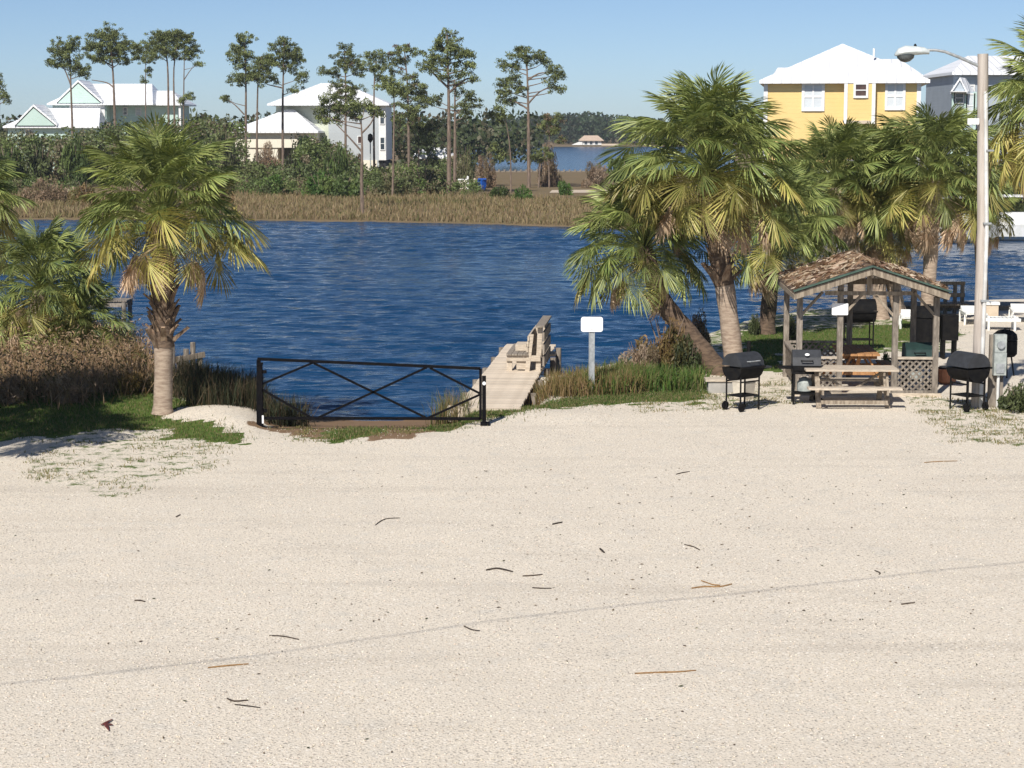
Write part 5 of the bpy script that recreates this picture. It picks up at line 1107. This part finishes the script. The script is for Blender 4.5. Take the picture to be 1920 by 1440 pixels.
stick('long thin tan stem at the lower right', [(1190,1264),(1235,1262),(1270,1261),(1305,1258)], .009, 'twigtan')
stick('curved twig on the cable shadow line', [(870,1175),(885,1182),(900,1184)], .008)
stick('thin grey twig upper of the lower left pair', [(426,1311),(440,1316),(465,1314)], .009, 'twig')
stick('thin grey twig lower of the lower left pair', [(440,1322),(465,1325),(488,1328)], .006, 'twig')
stick('tan stem just below the cable shadow at the left', [(390,1253),(430,1249),(466,1246)], .009, 'twigtan')
stick('dark twig above the cable shadow at the left', [(505,1193),(530,1194),(560,1200)], .008)
stick('thin arched twig on the upper left of the lot', [(704,985),(722,974),(750,972)], .007)
stick('thin arched twig right of centre', [(1283,1022),(1300,1026),(1312,1032)], .008)
stick('dark stub near the right edge', [(1690,1134),(1715,1131)], .010)
stick('dark hooked twig right of the cable shadow', [(1640,1071),(1650,1075),(1648,1078)], .008)
stick('pale stick near the top right of the lot', [(1733,868),(1760,866),(1795,865)], .008, 'twigtan')
stick('dark twig left of the grill area', [(1268,890),(1280,887),(1293,885)], .010)
stick('dark twig in the left half of the lot', [(252,1127),(262,1127),(272,1129)], .010)
stick('twig below the left grass tufts', [(330,970),(338,966)], .010)
b = GG(202, 1360); b.z += .012; h = MB()
for pts in ([(190,1362),(198,1358),(211,1351)], [(196,1358),(200,1364),(204,1372)], [(200,1360),(206,1361),(212,1362)]):
    pp = [GG(*p) - b + Vector((0, 0, .015)) for p in pts]; h.tube(pp, [.008, .02, .006], 6, True, .35)
o = h.build('fallen_leaf', 'redleaf'); o.location = b; tag(o, 'curled red brown leaf at the lower left of the lot', 'leaf')
# fine debris
rng = np.random.default_rng(9); n_ = 560; yy = rng.uniform(15.5, 34, n_); xx = rng.uniform(-1, 1, n_) * (yy * .28); c4 = rng.integers(0, 9, n_)
cxs = rng.uniform(-1, 1, 9) * 5 + 2; cys = rng.uniform(20, 33, 9); use = rng.uniform(0, 1, n_) < .45; xx = np.where(use, cxs[c4] + rng.normal(size=n_) * .9, xx); yy = np.where(use, cys[c4] + rng.normal(size=n_) * .8, yy)
P = np.stack([xx, yy, height(xx, yy) + .01], 1); a = rng.uniform(0, 6.28, n_); ln = rng.uniform(.008, .035, n_); wd = rng.uniform(.004, .012, n_)
dv = np.stack([np.cos(a) * ln, np.sin(a) * ln, rng.uniform(0, .006, n_)], 1); sv_ = np.stack([-np.sin(a) * wd, np.cos(a) * wd, 0 * a + .004], 1)
Vv = np.stack([P - dv, P - sv_, P + dv, P + sv_], 1).reshape(-1, 3); k = np.arange(n_)[:, None] * 4
tag(link('leaf_debris', npmesh('leaf_debris', Vv, np.concatenate([k + [0, 1, 2], k + [0, 2, 3]]), np.repeat(palette(rng, n_, [(.09,.065,.045),(.14,.1,.065),(.2,.15,.1),(.07,.075,.035)]), 4, 0), 'grassm')), 'tiny dark leaf bits strewn over the gravel lot', 'debris', kind='stuff')
# overhead cable, out of the picture, whose shadow crosses the lot
pts = []
for x, y in ((-500,1322),(0,1283),(480,1228),(960,1160),(1440,1106),(1920,1053),(2500,1000)):
    g = G(x, y); pts.append(g - LDIR * (7.2 / -LDIR.z))
q = MB(); q.tube(smooth_path(pts, 4), .0085, 6); tag(q.build('overhead_cable', 'cable'), 'thin overhead cable above the picture whose shadow crosses the lot', 'cable')

# ================================================================== the air
hm_ = bpy.data.materials.new('thin_haze'); hm_.use_nodes = True; n_ = hm_.node_tree.nodes; n_.remove(n_['Principled BSDF'])
pv = n_.new('ShaderNodeVolumePrincipled'); pv.inputs['Color'].default_value = (.8, .88, 1, 1); pv.inputs['Density'].default_value = .00015
hm_.node_tree.links.new(pv.outputs[0], n_['Material Output'].inputs['Volume']); M['haze'] = hm_
q = MB(); q.box(-1000, 1000, -60, 960, -4, 24); hz_o = q.build('haze', 'haze'); tag(hz_o, 'thin pale haze over the water and far woods', 'haze', kind='stuff')
